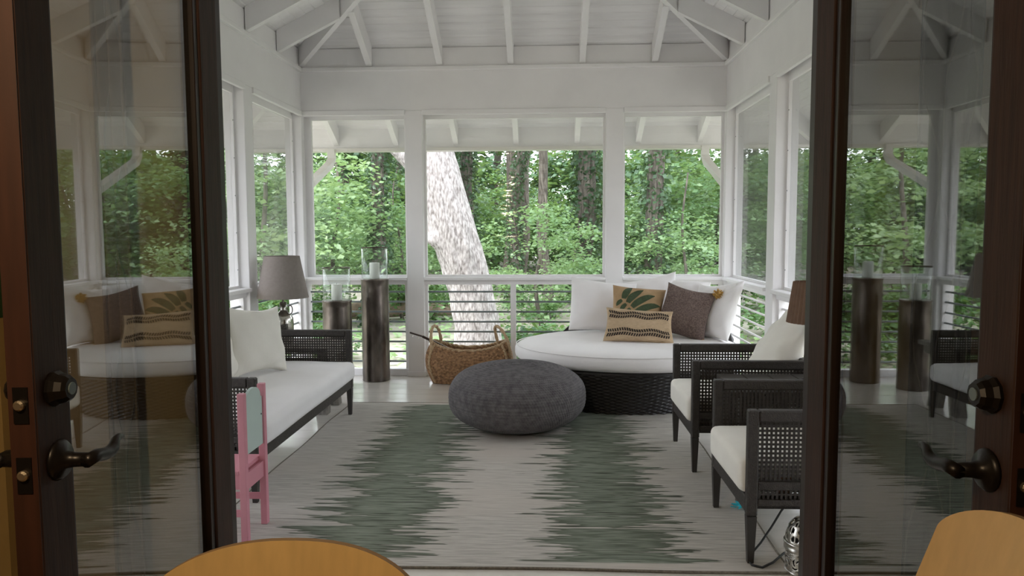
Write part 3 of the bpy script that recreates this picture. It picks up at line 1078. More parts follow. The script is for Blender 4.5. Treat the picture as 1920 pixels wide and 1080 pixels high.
day = empty('daybed', (DBX, DBY, 0.0))
grid_mesh('wicker_base', woven(daybed_base, 800, 140, 24, 110, 0.016), BLACKWICKER, day, closed_u=True)
def daybed_inner(U, V):
    Q = daybed_base(U, V)
    Q[..., 0] *= 0.965
    Q[..., 1] *= 0.96
    return Q
grid_mesh('wicker_lining', daybed_inner(*np.meshgrid(np.linspace(0, 1, 160, endpoint=False), np.linspace(0, 1, 30))), BLACKWICKER, day, closed_u=True)
th = np.linspace(0, 2 * math.pi, 121)
rimP = daybed_base(th / (2 * math.pi) % 1.0, np.ones_like(th))
MB().tube([tuple(p * np.array([0.985, 0.985, 1])) for p in rimP[:-1]] + [tuple(rimP[0] * np.array([0.985, 0.985, 1]))], 0.018, 8, cap=False).build('rim', BLACKWICKER, day, True)


def mattress():
    nu, nv = 96, 26
    P = np.zeros((nv, nu, 3))
    for j in range(nv):
        a = -math.pi / 2 + math.pi * j / (nv - 1)
        e_ = 0.30
        cr = max(1e-3, math.cos(a)) ** e_ if j not in (0, nv - 1) else 1e-3
        sz = math.copysign(abs(math.sin(a)) ** 0.62, math.sin(a))
        for i in range(nu):
            t = 2 * math.pi * i / nu
            back = max(0.0, math.sin(t))
            rx, ry = 0.955 - 0.06 * back, 0.815 - 0.085 * back
            rr = cr
            z = 0.430 + 0.095 * sz + 0.004 * math.sin(3 * t + 1) * cr
            P[j, i] = (rx * rr * math.cos(t), ry * rr * math.sin(t), z)
    return P
grid_mesh('mattress', mattress(), LINEN, day, closed_u=True)
MB().tube([(0.956 * math.cos(t) * 0.985, (0.816 if math.sin(t) < 0 else 0.735) * math.sin(t) * 0.992, 0.484) for t in np.linspace(0, 2 * math.pi, 97)], 0.0045, 6, cap=False).build('mattress_piping', LINEN, day, True)
tag(day, 'round black wicker daybed with a thick white mattress', 'daybed')

pillow('large_cushion', 'large white cushion propped at the daybed end by the middle window post', 0.62, 0.50, 0.20, (0.52, 6.82, 0.755), 8, 17, 7, LINEN, 21, 'white daybed cushions', pinch=0.07)
pillow('large_cushion', 'white cushion with a peaked corner behind the palm pillow', 0.56, 0.50, 0.18, (0.98, 6.97, 0.775), -8, 14, -11, LINEN, 22, 'white daybed cushions', pinch=0.12)
pillow('large_cushion', 'white cushion with a creased top behind the brown pillow', 0.46, 0.46, 0.18, (1.27, 6.90, 0.765), -24, 13, 4, LINEN, 28, 'white daybed cushions', pinch=0.05)
pillow('large_cushion', 'large white cushion leaning at the daybed end by the railing corner', 0.56, 0.54, 0.20, (1.468, 6.50, 0.745), -64, 24, -6, LINEN, 24, 'white daybed cushions', pinch=0.11)

JUTE = mat('jute_weave', (0.50, 0.37, 0.235), 0.95, var=0.12, vscale=30, stretch=(1, 1, 6), bump=0.6, bscale=180)
JUTE2 = mat('ochre_weave', (0.41, 0.275, 0.15), 0.95, var=0.15, vscale=12, bump=0.5, bscale=180)
MAUVE = mat('mauve_brown_knit', (0.140, 0.095, 0.080), 0.95, var=0.35, vscale=90, col2=(0.225, 0.165, 0.145), bump=0.8, bscale=150)
LEAFGREEN = mat('embroidered_green', (0.050, 0.075, 0.035), 0.9, var=0.2, vscale=40, bump=0.5, bscale=150)
THREAD = mat('black_thread', (0.020, 0.014, 0.012), 0.9)
PALETHREAD = mat('pale_thread', (0.50, 0.40, 0.29), 0.9)


def patch(fn, polys, name, m, parent, off=0.0035):
    """pieces stitched on a pillow's face; each polygon is a strip of (u,v) pairs left|right"""
    mb = MB()
    for strip in polys:
        vs_ = []
        for (a, b) in strip:
            n_ = 4
            for q in range(n_ + 1):
                u, v = a[0] + (b[0] - a[0]) * q / n_, a[1] + (b[1] - a[1]) * q / n_
                vs_.append(fn(u, v, -1, off))
        fs_ = []
        for j in range(len(strip) - 1):
            for q in range(4):
                fs_.append((j * 5 + q, j * 5 + q + 1, (j + 1) * 5 + q + 1, (j + 1) * 5 + q))
        mb.add(vs_, fs_)
    return mb.build(name, m, parent)


palm, fn = pillow('throw_pillow', 'ochre square pillow with a green palm leaf embroidered on it', 0.46, 0.46, 0.17, (0.80, 6.52, 0.740), -3, 24, 7, JUTE2, 31, 'patterned daybed pillows')


def lobe(base, ang, length, width, bend=0.0, n=9):
    strip = []
    x, y = base
    a = ang
    for i in range(n):
        s = i / (n - 1)
        w_ = width * (0.55 + 0.75 * math.sin(math.pi * min(1, s * 0.9 + 0.12))) * (1 - max(0, s - 0.82) / 0.18 * 0.8)
        nx, ny = -math.sin(a), math.cos(a)
        strip.append(((x - nx * w_ / 2, y - ny * w_ / 2), (x + nx * w_ / 2, y + ny * w_ / 2)))
        x += math.cos(a) * length / (n - 1)
        y += math.sin(a) * length / (n - 1)
        a += bend / (n - 1)
    return strip


ST = [(-0.58 + 0.17 * i, 0.34 - 0.17 * i) for i in range(6)]
lobes = []
for i, b in enumerate(ST):
    lobes.append(lobe((b[0] + 0.03, b[1] + 0.03), R(80 - 14 * i), 0.66 + 0.09 * min(i, 5 - i) * 2, 0.205, R(-38)))
    lobes.append(lobe((b[0] - 0.03, b[1] - 0.03), R(215 + 9 * i), 0.36 + 0.06 * min(i, 3), 0.135, R(35)))
patch(fn, lobes, 'palm_leaf', LEAFGREEN, palm)

stri, fn = pillow('throw_pillow', 'tan lumbar pillow with two bands of black braid stripes', 0.57, 0.285, 0.15, (0.775, 6.165, 0.655), -3, 20, 3, JUTE, 33, 'patterned daybed pillows', pinch=0.05)
ticks, pale = [], []
for vc in (0.56, -0.50):
    for i in range(26):
        u = -0.88 + 1.76 * i / 25
        wv = 0.05 * math.sin(i * 0.55 + vc * 4)
        for sgn in (1, -1):
            v0 = vc + wv + sgn * 0.035
            v1 = vc + wv + sgn * 0.21
            sl = 0.035
            ticks.append([((u - 0.026, v0), (u + 0.018, v0)), ((u - 0.026 - sl, v1), (u + 0.018 - sl, v1))])
    pale.append([((u, vc + 0.05 * math.sin((u + 0.88) / 1.76 * 25 * 0.55 + vc * 4) - 0.012), (u, vc + 0.05 * math.sin((u + 0.88) / 1.76 * 25 * 0.55 + vc * 4) + 0.012)) for u in np.linspace(-0.9, 0.9, 30)])
patch(fn, ticks, 'black_stitches', THREAD, stri)['kind'] = 'stuff'
patch(fn, pale, 'pale_braid', PALETHREAD, stri, 0.004)

brown, fn = pillow('throw_pillow', 'mauve brown knitted pillow with mustard pompoms at its corners', 0.44, 0.46, 0.18, (1.205, 6.42, 0.742), -16, 22, 13, MAUVE, 35, 'patterned daybed pillows')


def pompom(loc, r, parent, seed):
    r_ = np.random.default_rng(seed)
    vs_, fs_ = [], []
    for i in range(170):
        d = r_.normal(size=3)
        d /= np.linalg.norm(d)
        a = np.cross(d, r_.normal(size=3))
        a /= np.linalg.norm(a)
        L_ = r * r_.uniform(0.8, 1.1)
        w = r * 0.09
        o_ = len(vs_)
        for p in (a * w * 0.5, -a * w * 0.5, d * L_ - a * w, d * L_ + a * w):
            vs_.append(tuple(np.array(loc) + p))
        fs_.append((o_, o_ + 1, o_ + 2, o_ + 3))
    mb = MB().add(vs_, fs_)
    mb.lathe([(r * 0.62 * math.sin(a), -r * 0.62 * math.cos(a)) for a in np.linspace(0.1, math.pi - 0.1, 8)], 10, Matrix.Translation(loc))
    o = mb.build('pompom', TASSEL, parent)
    o['label'] = 'mustard yarn pompom'
    return o


pompom((0.225, -0.02, 0.225), 0.046, brown, 1)
pompom((-0.13, -0.085, -0.205), 0.040, brown, 2)
pompom((0.215, -0.02, -0.222), 0.026, brown, 3)


# ================================================================== CANDLE COLUMNS
def candle_stand(loc, h, label):
    root = empty('candle_stand', loc)
    prof = [(0.133, 0.0), (0.136, 0.01), (0.133, 0.02)]
    for i in range(1, 18):
        z = 0.02 + (h - 0.04) * i / 17
        prof.append((0.1335 + 0.0012 * math.sin(i * 2.1), z))
    prof += [(0.138, h - 0.012), (0.136, h), (0.120, h)]
    MB().lathe(prof, 48).build('column', METALCYL, root, True)
    gp = [(0.126, h + 0.001), (0.126, h + 0.302), (0.123, h + 0.302), (0.123, h + 0.001)]
    gl = MB().lathe(gp, 48, cap=False).build('glass_cylinder', HURRICANE, root, True)
    MB().lathe([(0.129, h + 0.298), (0.130, h + 0.306), (0.121, h + 0.306), (0.121, h + 0.298), (0.129, h + 0.298)], 48, cap=False).build('rim', RIMM, gl)
    tag(root, label, 'candle stand', 'candle columns')


def candle(loc, hgt, label):
    c = empty('candle', loc)
    MB().lathe([(0.047, 0), (0.049, 0.004), (0.049, hgt - 0.006), (0.045, hgt), (0.020, hgt - 0.004), (0.001, hgt - 0.006)], 28).build('wax', WAX, c, True)
    MB().tube([(0, 0, hgt - 0.006), (0.002, 0, hgt + 0.012)], 0.0015, 6).build('wick', WICK, c)
    tag(c, label, 'candle', 'pillar candles')


candle_stand((-1.675, 7.08, 0), 1.0, 'tall hammered metal candle column with a glass cylinder')
candle((-1.675, 7.08, 1.0), 0.155, 'white pillar candle in the tall metal column')
candle_stand((-1.955, 6.74, 0), 0.82, 'shorter hammered metal candle column behind the sofa arm')
candle((-1.955, 6.74, 0.82), 0.150, 'white pillar candle in the shorter metal column')

# ================================================================== TABLE AND LAMP BY THE SOFA
tt = empty('trestle_table', (-2.06, 5.885, 0))
for i in range(4):
    x0 = -0.32 + 0.16 * i
    MB().box(x0 + 0.002, x0 + 0.158, -0.165, 0.38, 0.49, 0.525, c=0.003).build('plank', GREYWOOD, tt)
for x in (-0.27, 0.27):
    for s in (-1, 1):
        lg = MB()
        vs_ = []
        for z, yc, a in ((0.0, s * 0.165, 0.045), (0.43, s * 0.062, 0.040)):
            vs_ += [(x - 0.045, yc - a, z), (x + 0.045, yc - a, z), (x + 0.045, yc + a, z), (x - 0.045, yc + a, z)]
        lg.add(vs_, [(3, 2, 1, 0), (4, 5, 6, 7), (0, 1, 5, 4), (1, 2, 6, 5), (2, 3, 7, 6), (3, 0, 4, 7)])
        lg.build('leg', GREYWOOD, tt)
    MB().box(x - 0.04, x + 0.04, -0.15, 0.30, 0.43, 0.489, c=0.003).build('crosspiece', GREYWOOD, tt)
MB().box(-0.225, 0.225, -0.03, 0.03, 0.36, 0.42).build('stretcher', GREYWOOD, tt)
tag(tt, 'grey weathered wood trestle table beyond the sofa', 'table')

lp = empty('table_lamp', (-2.19, 5.985, 0.525))
MB().lathe([(0.06, 0), (0.078, 0.008), (0.082, 0.04), (0.080, 0.10), (0.082, 0.17), (0.078, 0.215), (0.060, 0.25), (0.034, 0.272), (0.028, 0.29), (0.030, 0.345), (0.020, 0.35), (0.008, 0.355), (0.008, 0.55)], 28).build('mercury_glass_body', MERCURY, lp, True)
MB().tube([(0.038 + 0.022 * (1 + math.cos(a)) * 0.9, 0.0, 0.285 + 0.036 * math.sin(a)) for a in np.linspace(0, 2 * math.pi, 17)], 0.0045, 6).build('ring_handle', RIMM, lp, True)
prof = [(0.2065, 0.385), (0.2075, 0.390), (0.143, 0.728), (0.142, 0.733), (0.139, 0.733), (0.140, 0.727), (0.204, 0.390), (0.2035, 0.385), (0.2065, 0.385)]
sh = MB().lathe(prof, 48, cap=False).build('shade', SHADEM, lp, True)
MB().tube([(0.14, 0, 0.70), (-0.14, 0, 0.70)], 0.003, 6).build('shade_spider', RIMM, sh)
tag(lp, 'taupe shaded lamp with a mercury glass base', 'lamp')

# ================================================================== BASKET AND UKULELE
BX, BY = -0.745, 6.985


def basket_shape(U, V, hscale=1.0):
    th = U * 2 * math.pi
    ca, sa = np.cos(th), np.sin(th)
    e_ = 0.62
    cx = np.sign(ca) * np.abs(ca) ** e_
    sy = np.sign(sa) * np.abs(sa) ** 0.5
    bul = np.sin(np.clip(V * 1.25, 0, 1.3) * math.pi / 1.55)
    hx_ = 0.345 + 0.075 * bul - 0.035 * V ** 3
    hy_ = 0.125 + 0.040 * bul - 0.010 * V ** 2
    top = 0.325 + 0.075 * np.abs(cx) ** 2.2
    z = 0.004 + (top - 0.004) * V
    return np.stack([hx_ * cx, hy_ * sy, z], -1)


bk = empty('basket', (BX, BY, 0))
grid_mesh('woven_body', woven(basket_shape, 640, 100, 24, 84, 0.010), BASKETM, bk, closed_u=True)
def basket_in(U, V):
    Q = basket_shape(U, V)
    Q[..., 0] *= 0.96
    Q[..., 1] *= 0.91
    Q[..., 2] += 0.004
    return Q
grid_mesh('inner_weave', woven(basket_in, 400, 70, 24, 84, -0.006), BASKETM, bk, closed_u=True)
MB().lathe([(0.33, 0.0), (0.33, 0.008)], 40, Matrix.Diagonal((1.05, 0.38, 1, 1))).build('bottom', BASKETM, bk)
uu = np.linspace(0, 1, 260)
rp = basket_shape(uu % 1.0, np.ones_like(uu))
for ph in (0, math.pi):
    MB().tube([(p[0] * 0.985, p[1] * 0.97 + 0.007 * math.sin(i * 0.55 + ph), p[2] + 0.007 * math.cos(i * 0.55 + ph)) for i, p in enumerate(rp)], 0.009, 6, cap=False).build('rim_braid', ROPEM, bk, True)
for ux in (0.40, 0.60, 0.10, 0.90):
    vv = np.linspace(0.02, 1, 50)
    cp = basket_shape(np.full_like(vv, ux), vv)
    s = np.sign(cp[:, 0])
    for ph in (0, math.pi):
        MB().tube([(p[0] + s[i] * 0.008 + 0.006 * math.sin(i * 0.7 + ph), p[1] * 1.03 + 0.006 * math.cos(i * 0.7 + ph), p[2]) for i, p in enumerate(cp)], 0.008, 6).build('corner_braid', ROPEM, bk, True)
for (n0, n1_) in (((-0.350, -0.115, 0.37), (-0.285, 0.10, 0.36)), ((0.395, -0.085, 0.345), (0.270, 0.09, 0.37))):
    n0, n1_ = Vector(n0), Vector(n1_)
    lean_ = Vector((-0.015 if n0.x < 0 else -0.06, 0, 0))
    pts = []
    for a in np.linspace(0, math.pi, 17):
        p = n0.lerp(n1_, (1 - math.cos(a)) / 2) + lean_ * math.sin(a)
        pts.append((p.x, p.y, p.z + 0.185 * math.sin(a) ** 0.75))
    pts.insert(0, (n0.x * 1.0, n0.y * 1.02, n0.z - 0.10))
    pts.append((n1_.x, n1_.y, n1_.z - 0.08))
    for ph in (0, math.pi):
        MB().tube([(p[0] + 0.006 * math.cos(i * 1.2 + ph), p[1], p[2] + 0.006 * math.sin(i * 1.2 + ph)) for i, p in enumerate(pts)], 0.0115, 8).build('handle', ROPEM, bk, True)
tag(bk, 'brown woven seagrass basket with rope handles', 'basket')

uk = empty('ukulele', (0, 0, 0))
# axis from the body (inside the basket) to the head sticking out
pb, ph_ = Vector((-0.72, 6.99, 0.19)), Vector((-1.315, 6.93, 0.495))
ax = (ph_ - pb).normalized()
sidev = ax.cross(Vector((0, 0, 1))).normalized()
upv = sidev.cross(ax)
UM = Matrix(((ax.x, sidev.x, upv.x, pb.x), (ax.y, sidev.y, upv.y, pb.y), (ax.z, sidev.z, upv.z, pb.z), (0, 0, 0, 1)))
Lk = (ph_ - pb).length
body = MB()
ring = []
for k_ in range(40):
    a = 2 * math.pi * k_ / 40
    rr = 0.085 * (1 + 0.16 * math.cos(2 * a)) * (1.06 - 0.1 * math.cos(a))
    ring.append((rr * math.cos(a) * 1.3, rr * math.sin(a) * 0.8))
vs_ = [(x, y, z) for z in (-0.025, 0.025) for x, y in ring]
body.add(vs_, [tuple(range(39, -1, -1)), tuple(range(40, 80))] + [(i, (i + 1) % 40, 40 + (i + 1) % 40, 40 + i) for i in range(40)], UM)
body.build('body', UKE, uk)
MB().box(0.08, Lk - 0.13, -0.019, 0.019, 0.008, 0.030, UM, c=0.004).build('neck', UKE, uk)
HM = UM @ Matrix.Translation((Lk - 0.13, 0, 0.018)) @ Matrix.Rotation(R(9), 4, 'Y')
hd = MB().box(0, 0.125, -0.021, 0.021, -0.006, 0.006, HM, c=0.003).build('headstock', UKE, uk)
for i in range(2):
    for s in (-1, 1):
        MB().lathe([(0.004, 0), (0.004, 0.016), (0.008, 0.018), (0.008, 0.026)], 8, HM @ Matrix.Translation((0.035 + i * 0.055, s * 0.012, -0.006)) @ Matrix.Rotation(R(180), 4, 'X')).build('tuning_peg', PEG, hd)
for q in range(4):
    MB().tube([UM @ Vector((-0.04, -0.009 + 0.006 * q, 0.033)), UM @ Vector((Lk - 0.12, -0.009 + 0.006 * q, 0.031))], 0.0006, 4).build('string', PEG, uk)
tag(uk, 'dark ukulele neck sticking out of the basket', 'ukulele')

# ================================================================== SIDE TABLE AND LAMP BETWEEN THE ARMCHAIRS
st = empty('side_table', (0.995, 3.83, 0.0))
for i in range(5):
    MB().box(0.142 * i + 0.001, 0.142 * i + 0.140, 0, 0.475, 0.585, 0.615, c=0.003).build('plank', TABLETOP, st)
for x in (0.04, 0.67):
    for y in (0.04, 0.435):
        MB().box(x - 0.025, x + 0.025, y - 0.025, y + 0.025, 0, 0.584, c=0.003).build('leg', TABLETOP, st)
MB().box(0.02, 0.69, 0.02, 0.455, 0.20, 0.225).build('shelf', TABLETOP, st)
tag(st, 'dark plank side table between the two armchairs', 'table')

rl_ = empty('table_lamp', (1.475, 4.08, 0.615))
MB().lathe([(0.07, 0), (0.07, 0.01), (0.03, 0.03), (0.05, 0.09), (0.055, 0.14), (0.03, 0.20), (0.012, 0.23), (0.008, 0.35), (0.008, 0.49)], 24).build('turned_base', BRONZE, rl_, True)
np_ = 36
vs_, fs_ = [], []
for (r0, z) in ((0.152, 0.330), (0.120, 0.555)):
    for k_ in range(np_ * 2):
        a = 2 * math.pi * k_ / (np_ * 2)
        r_ = r0 * (1.0 if k_ % 2 else 0.955)
        vs_.append((r_ * math.cos(a), r_ * math.sin(a), z))
n_ = np_ * 2
for k_ in range(n_):
    fs_.append((k_, (k_ + 1) % n_, n_ + (k_ + 1) % n_, n_ + k_))
MB().add(vs_, fs_).build('pleated_shade', SHADEB, rl_)
tag(rl_, 'brown pleated lamp shade beside the door, above the armchairs', 'lamp')

# cord, lantern and the small turquoise thing on the floor
cd = MB().tube([(1.40, 4.00, 0.40), (1.36, 3.72, 0.22), (1.20, 3.45, 0.21), (1.14, 3.40, 0.20), (1.08, 3.35, 0.16), (1.02, 3.30, 0.10), (0.96, 3.25, 0.05), (0.905, 3.20, 0.02), (0.880, 3.15, 0.016), (0.882, 3.10, 0.016),
                (0.92, 3.08, 0.016), (0.98, 3.13, 0.016), (1.06, 3.24, 0.008), (1.13, 3.30, 0.006), (1.20, 3.40, 0.006), (1.5, 3.62, 0.006)], 0.0050, 8)
tag(cd.build('cord', CORDM, smooth_=True), 'black electric cord looping over the rug edge', 'cord')

ln = empty('lantern', (1.095, 3.085, 0.0))


def pierced(prof, nth, pat, name, thick=0.0025):
    vs_, fs_ = [], []
    nz = len(prof)
    for r, z in prof:
        for k_ in range(nth):
            a = 2 * math.pi * k_ / nth
            vs_.append((r * math.cos(a), r * math.sin(a), z))
    for j in range(nz - 1):
        for k_ in range(nth):
            if pat(j / (nz - 1), k_ / nth):
                continue
            k2 = (k_ + 1) % nth
            fs_.append((j * nth + k_, j * nth + k2, (j + 1) * nth + k2, (j + 1) * nth + k_))
    o = MB().add(vs_, fs_).build(name, SILVER, ln, True)
    md = o.modifiers.new('thickness', 'SOLIDIFY')
    md.thickness = thick
    return o


def pat_body(v, u):
    a, b = (u * 7) % 1 - 0.5, (v * 1.3) % 1 - 0.5
    if v < 0.06 or v > 0.94:
        return False
    rr = math.hypot(a, b)
    ang = math.atan2(b, a)
    return (0.16 < rr < 0.42 and math.sin(ang * 5 + rr * 22) > 0.15) or (rr > 0.52 and math.sin(a * 40) * math.sin(b * 34) > 0.25)


def pat_dome(v, u):
    if v < 0.05 or v > 0.9:
        return False
    a, b = (u * 9 + (0.5 if int(v * 4) % 2 else 0)) % 1 - 0.5, (v * 4) % 1 - 0.5
    return (a / 0.34) ** 2 + (b / 0.36) ** 2 < 1 and abs(a) > 0.05


pierced([(0.076, 0.012 + 0.088 * j / 40) for j in range(41)], 160, pat_body, 'pierced_body')
pierced([(0.078 * math.cos(a) ** 0.8, 0.133 + 0.105 * math.sin(a)) for a in np.linspace(0.02, 1.45, 28)], 160, pat_dome, 'pierced_dome')
MB().lathe([(0.079, 0.098), (0.083, 0.102), (0.083, 0.110), (0.080, 0.114), (0.080, 0.125), (0.084, 0.129), (0.084, 0.135), (0.078, 0.138)], 48).build('band', SILVER, ln, True)
MB().lathe([(0.074, 0.0), (0.079, 0.003), (0.079, 0.012), (0.074, 0.014)], 48).build('base_ring', SILVER, ln, True)
MB().lathe([(0.060, 0.01), (0.060, 0.13), (0.045, 0.19), (0.01, 0.215)], 32).build('inner_shade_core', BLACKIN, ln, True)  # added black core, stands in for the dark inside the lantern
MB().lathe([(0.012, 0.234), (0.014, 0.242), (0.006, 0.250), (0.012, 0.258), (0.002, 0.270)], 16).build('finial', SILVER, ln, True)
tag(ln, 'pierced silver metal lantern with a domed top', 'lantern')

tq = MB()
rt = np.random.default_rng(4)
for i in range(26):
    d = rt.normal(size=3)
    d /= np.linalg.norm(d)
    d[2] = abs(d[2]) * 0.9
    L_ = rt.uniform(0.024, 0.048)
    p0 = np.array([0, 0, 0.008])
    p1 = p0 + d * L_ * np.array([1.3, 1, 1.1])
    tq.tube([tuple(p0), tuple((p0 + p1) / 2 + np.array([0, 0, 0.004])), tuple(p1)], [0.005, 0.007, 0.003], 5)
tq.tube([(-0.03, 0, 0.004), (-0.06, 0.004, 0.006)], 0.0025, 5)
tag(tq.build('toy_tuft', TEAL, loc=(1.018, 3.775, 0.010)), 'small turquoise tuft lying under the near armchair', 'toy')

# ================================================================== PINK CHILD CHAIR
pk = empty('child_chair', (-1.398, 3.255, 0.010), R(0))
for y in (0.0, 0.235):
    MB().box(-0.016, 0.016, y - 0.016, y + 0.016, 0, 0.705, c=0.002).build('back_post', PINK, pk)
for y in (0.0, 0.235):
    MB().box(-0.296, -0.264, y - 0.016, y + 0.016, 0, 0.325, c=0.002).build('leg', PINK, pk)
MB().box(-0.30, -0.017, -0.016, 0.251, 0.325, 0.345, c=0.002).build('seat', PINK, pk)
MB().box(-0.006, 0.006, 0.0165, 0.2185, 0.245, 0.322).build('apron', PINK, pk)
MB().box(-0.286, -0.274, 0.0165, 0.2185, 0.255, 0.322).build('apron', PINK, pk)
for y in (0.0, 0.235):
    MB().box(-0.263, -0.017, y - 0.006, y + 0.006, 0.255, 0.322).build('apron', PINK, pk)
    MB().box(-0.263, -0.017, y - 0.008, y + 0.008, 0.125, 0.155).build('stretcher', PINK, pk)
MB().box(-0.285, -0.275, 0.0165, 0.2185, 0.125, 0.150).build('stretcher', PINK, pk)
pts = [(0.0165, 0.41), (0.2185, 0.41), (0.2185, 0.645)]
for a in np.linspace(0, math.pi, 17):
    pts.append((0.1175 + 0.088 * math.cos(a), 0.650 + 0.058 * math.sin(a)))
pts.append((0.0165, 0.645))
n_ = len(pts)
pan = MB()
pan.add([(x, y, z) for x in (-0.007, 0.007) for y, z in pts], [tuple(range(n_ - 1, -1, -1)), tuple(range(n_, 2 * n_))] + [(i, (i + 1) % n_, n_ + (i + 1) % n_, n_ + i) for i in range(n_)])
o = pan.build('back_panel', MINT, pk)
o['label'] = 'mint green arched back panel'
MB().lathe([(0.004, 0), (0.004, 0.002)], 8, Matrix.Translation((0.007, 0.205, 0.56)) @ Matrix.Rotation(R(90), 4, 'Y')).build('screw_head', WICK, pk)
tag(pk, 'small pink wooden child chair with a mint back panel', 'chair')


# ================================================================== PLYWOOD CHAIRS INDOORS
def ply_chair(loc, rz, label, rec=12.0, w=0.47, dz=0.0):
    """local: sitter faces -y; seat at 0.45, curved backrest above"""
    root = empty('plywood_chair', loc, R(rz))
    nu, nv = 33, 12
    def pt(u, v, off):
        zt = 0.905 - 0.072 * (1 - max(0.0, 1 - abs(u) ** 2.6) ** 0.6)
        zb = 0.60 + 0.02 * abs(u) ** 3
        z = zb + (zt - zb) * v
        x = u * w / 2
        y = 0.20 + math.tan(R(rec)) * (z - 0.60) - 0.055 * u * u + off
        return (x, y, z + dz)
    us = np.sin(np.linspace(-1, 1, nu) * math.pi / 2)
    vs_, fs_ = [], []
    for off in (0.0, 0.012):
        for j in range(nv):
            for u in us:
                vs_.append(pt(u, j / (nv - 1), off))
    for s_ in range(2):
        o_ = s_ * nu * nv
        for j in range(nv - 1):
            for i in range(nu - 1):
                q = (o_ + j * nu + i, o_ + j * nu + i + 1, o_ + (j + 1) * nu + i + 1, o_ + (j + 1) * nu + i)
                fs_.append(q if s_ == 0 else q[::-1])
    b = MB().add(vs_, fs_).build('backrest', PLY, root, True)
    edge = [(j * nu) for j in range(nv)] + [(nv - 1) * nu + i for i in range(1, nu)] + [j * nu + nu - 1 for j in range(nv - 2, -1, -1)] + [i for i in range(nu - 2, 0, -1)]
    e_ = MB()
    n_ = len(edge)
    e_.add([vs_[i] for i in edge] + [vs_[i + nu * nv] for i in edge], [(i, n_ + i, n_ + (i + 1) % n_, (i + 1) % n_) for i in range(n_)])
    e_.build('ply_edge', PLYEDGE, b)
    soft_box('seat', -0.22, 0.22, -0.24, 0.18, 0.438, 0.452, 0.006, PLY, root, n=10)
    for s_ in (-1, 1):
        MB().tube([(s_ * 0.13, 0.216 + math.tan(R(rec)) * 0.12, 0.72 + dz), (s_ * 0.16, 0.20, 0.60 + dz / 2), (s_ * 0.17, 0.17, 0.43), (s_ * 0.185, 0.24, 0.0)], 0.011, 10).build('back_leg', PLYLEG, root, True)
        MB().tube([(s_ * 0.17, -0.18, 0.43), (s_ * 0.185, -0.24, 0.0)], 0.011, 10).build('front_leg', PLYLEG, root, True)
    MB().tube([(-0.17, -0.18, 0.428), (0.17, -0.18, 0.428)], 0.010, 8).build('seat_rail', PLYLEG, root, True)
    MB().tube([(-0.17, 0.17, 0.428), (0.17, 0.17, 0.428)], 0.010, 8).build('seat_rail', PLYLEG, root, True)
    tag(root, label, 'chair', 'plywood chairs')
    return root


ply_chair((-0.445, 0.98, 0.0), 0, 'honey plywood chair, its rounded backrest in front of the left door')
ply_chair((0.372, 1.03, 0.0), -102, 'tan plywood chair turned sideways in front of the right door', rec=18, w=0.41, dz=0.14)

# ================================================================== INDOOR THINGS SEEN PAST AND THROUGH THE DOORS, AND AN ADDED LAMP
pn = empty('painted_panel', (-1.78, 2.0, 0))
MB().box(-0.30, 0.22, 0, 0.05, 0.0, 1.21).build('mustard_board', MUSTARD, pn)
MB().box(-0.30, 0.22, 0, 0.05, 1.211, 1.62).build('green_board', GREENP, pn)
tag(pn, 'mustard panel with a green upper board past the left door', 'panel')


VINEM = mat('grey_vine_print', (0.11, 0.095, 0.075), 0.85)


CURTB = mat('brown_curtain', (0.17, 0.125, 0.08), 0.85, var=0.15, vscale=5)


def curtain(x0, x1, y, label, cloth):
    n_ = 40
    P = np.zeros((2, n_, 3))
    vs_ = []
    c = empty('curtain', ((x0 + x1) / 2, y, 0))
    w = x1 - x0
    Q = np.zeros((12, n_, 3))
    for j in range(12):
        for i in range(n_):
            s_ = i / (n_ - 1)
            Q[j, i] = (-w / 2 + w * s_, 0.020 * math.sin(s_ * 16) * (0.7 + 0.3 * j / 11), 0.02 + 2.5 * j / 11)
    g = grid_mesh('curtain_cloth', Q, cloth, c)
    sd = g.modifiers.new('thickness', 'SOLIDIFY')
    sd.thickness = 0.004
    vine = MB()
    r_ = random.Random(int(x0 * 100))
    for q in range(3):
        pts = []
        xs = -w / 2 + w * (q + 0.5) / 3
        for j in range(60):
            z = 0.1 + 2.35 * j / 59
            s_ = min(1, max(0, (xs + w * 0.13 * math.sin(z * 9 + q * 2) + w / 2) / w))
            pts.append((-w / 2 + w * s_, 0.020 * math.sin(s_ * 16) * (0.7 + 0.3 * z / 2.5) - 0.005, z))
        vine.tube(pts, 0.0022, 5)
    vine.build('vine_print', VINEM, c)
    MB().tube([(-w / 2 - 0.03, 0, 2.53), (w / 2 + 0.03, 0, 2.53)], 0.011, 8).build('curtain_rod', BRONZE, c)
    tag(c, label, 'curtain', 'indoor curtains')


curtain(0.97, 1.12, 1.985, 'dark vine patterned curtain seen through the right door', CURTM)
curtain(-1.235, -1.155, 1.985, 'brown curtain seen faintly through the left door glass', CURTB)

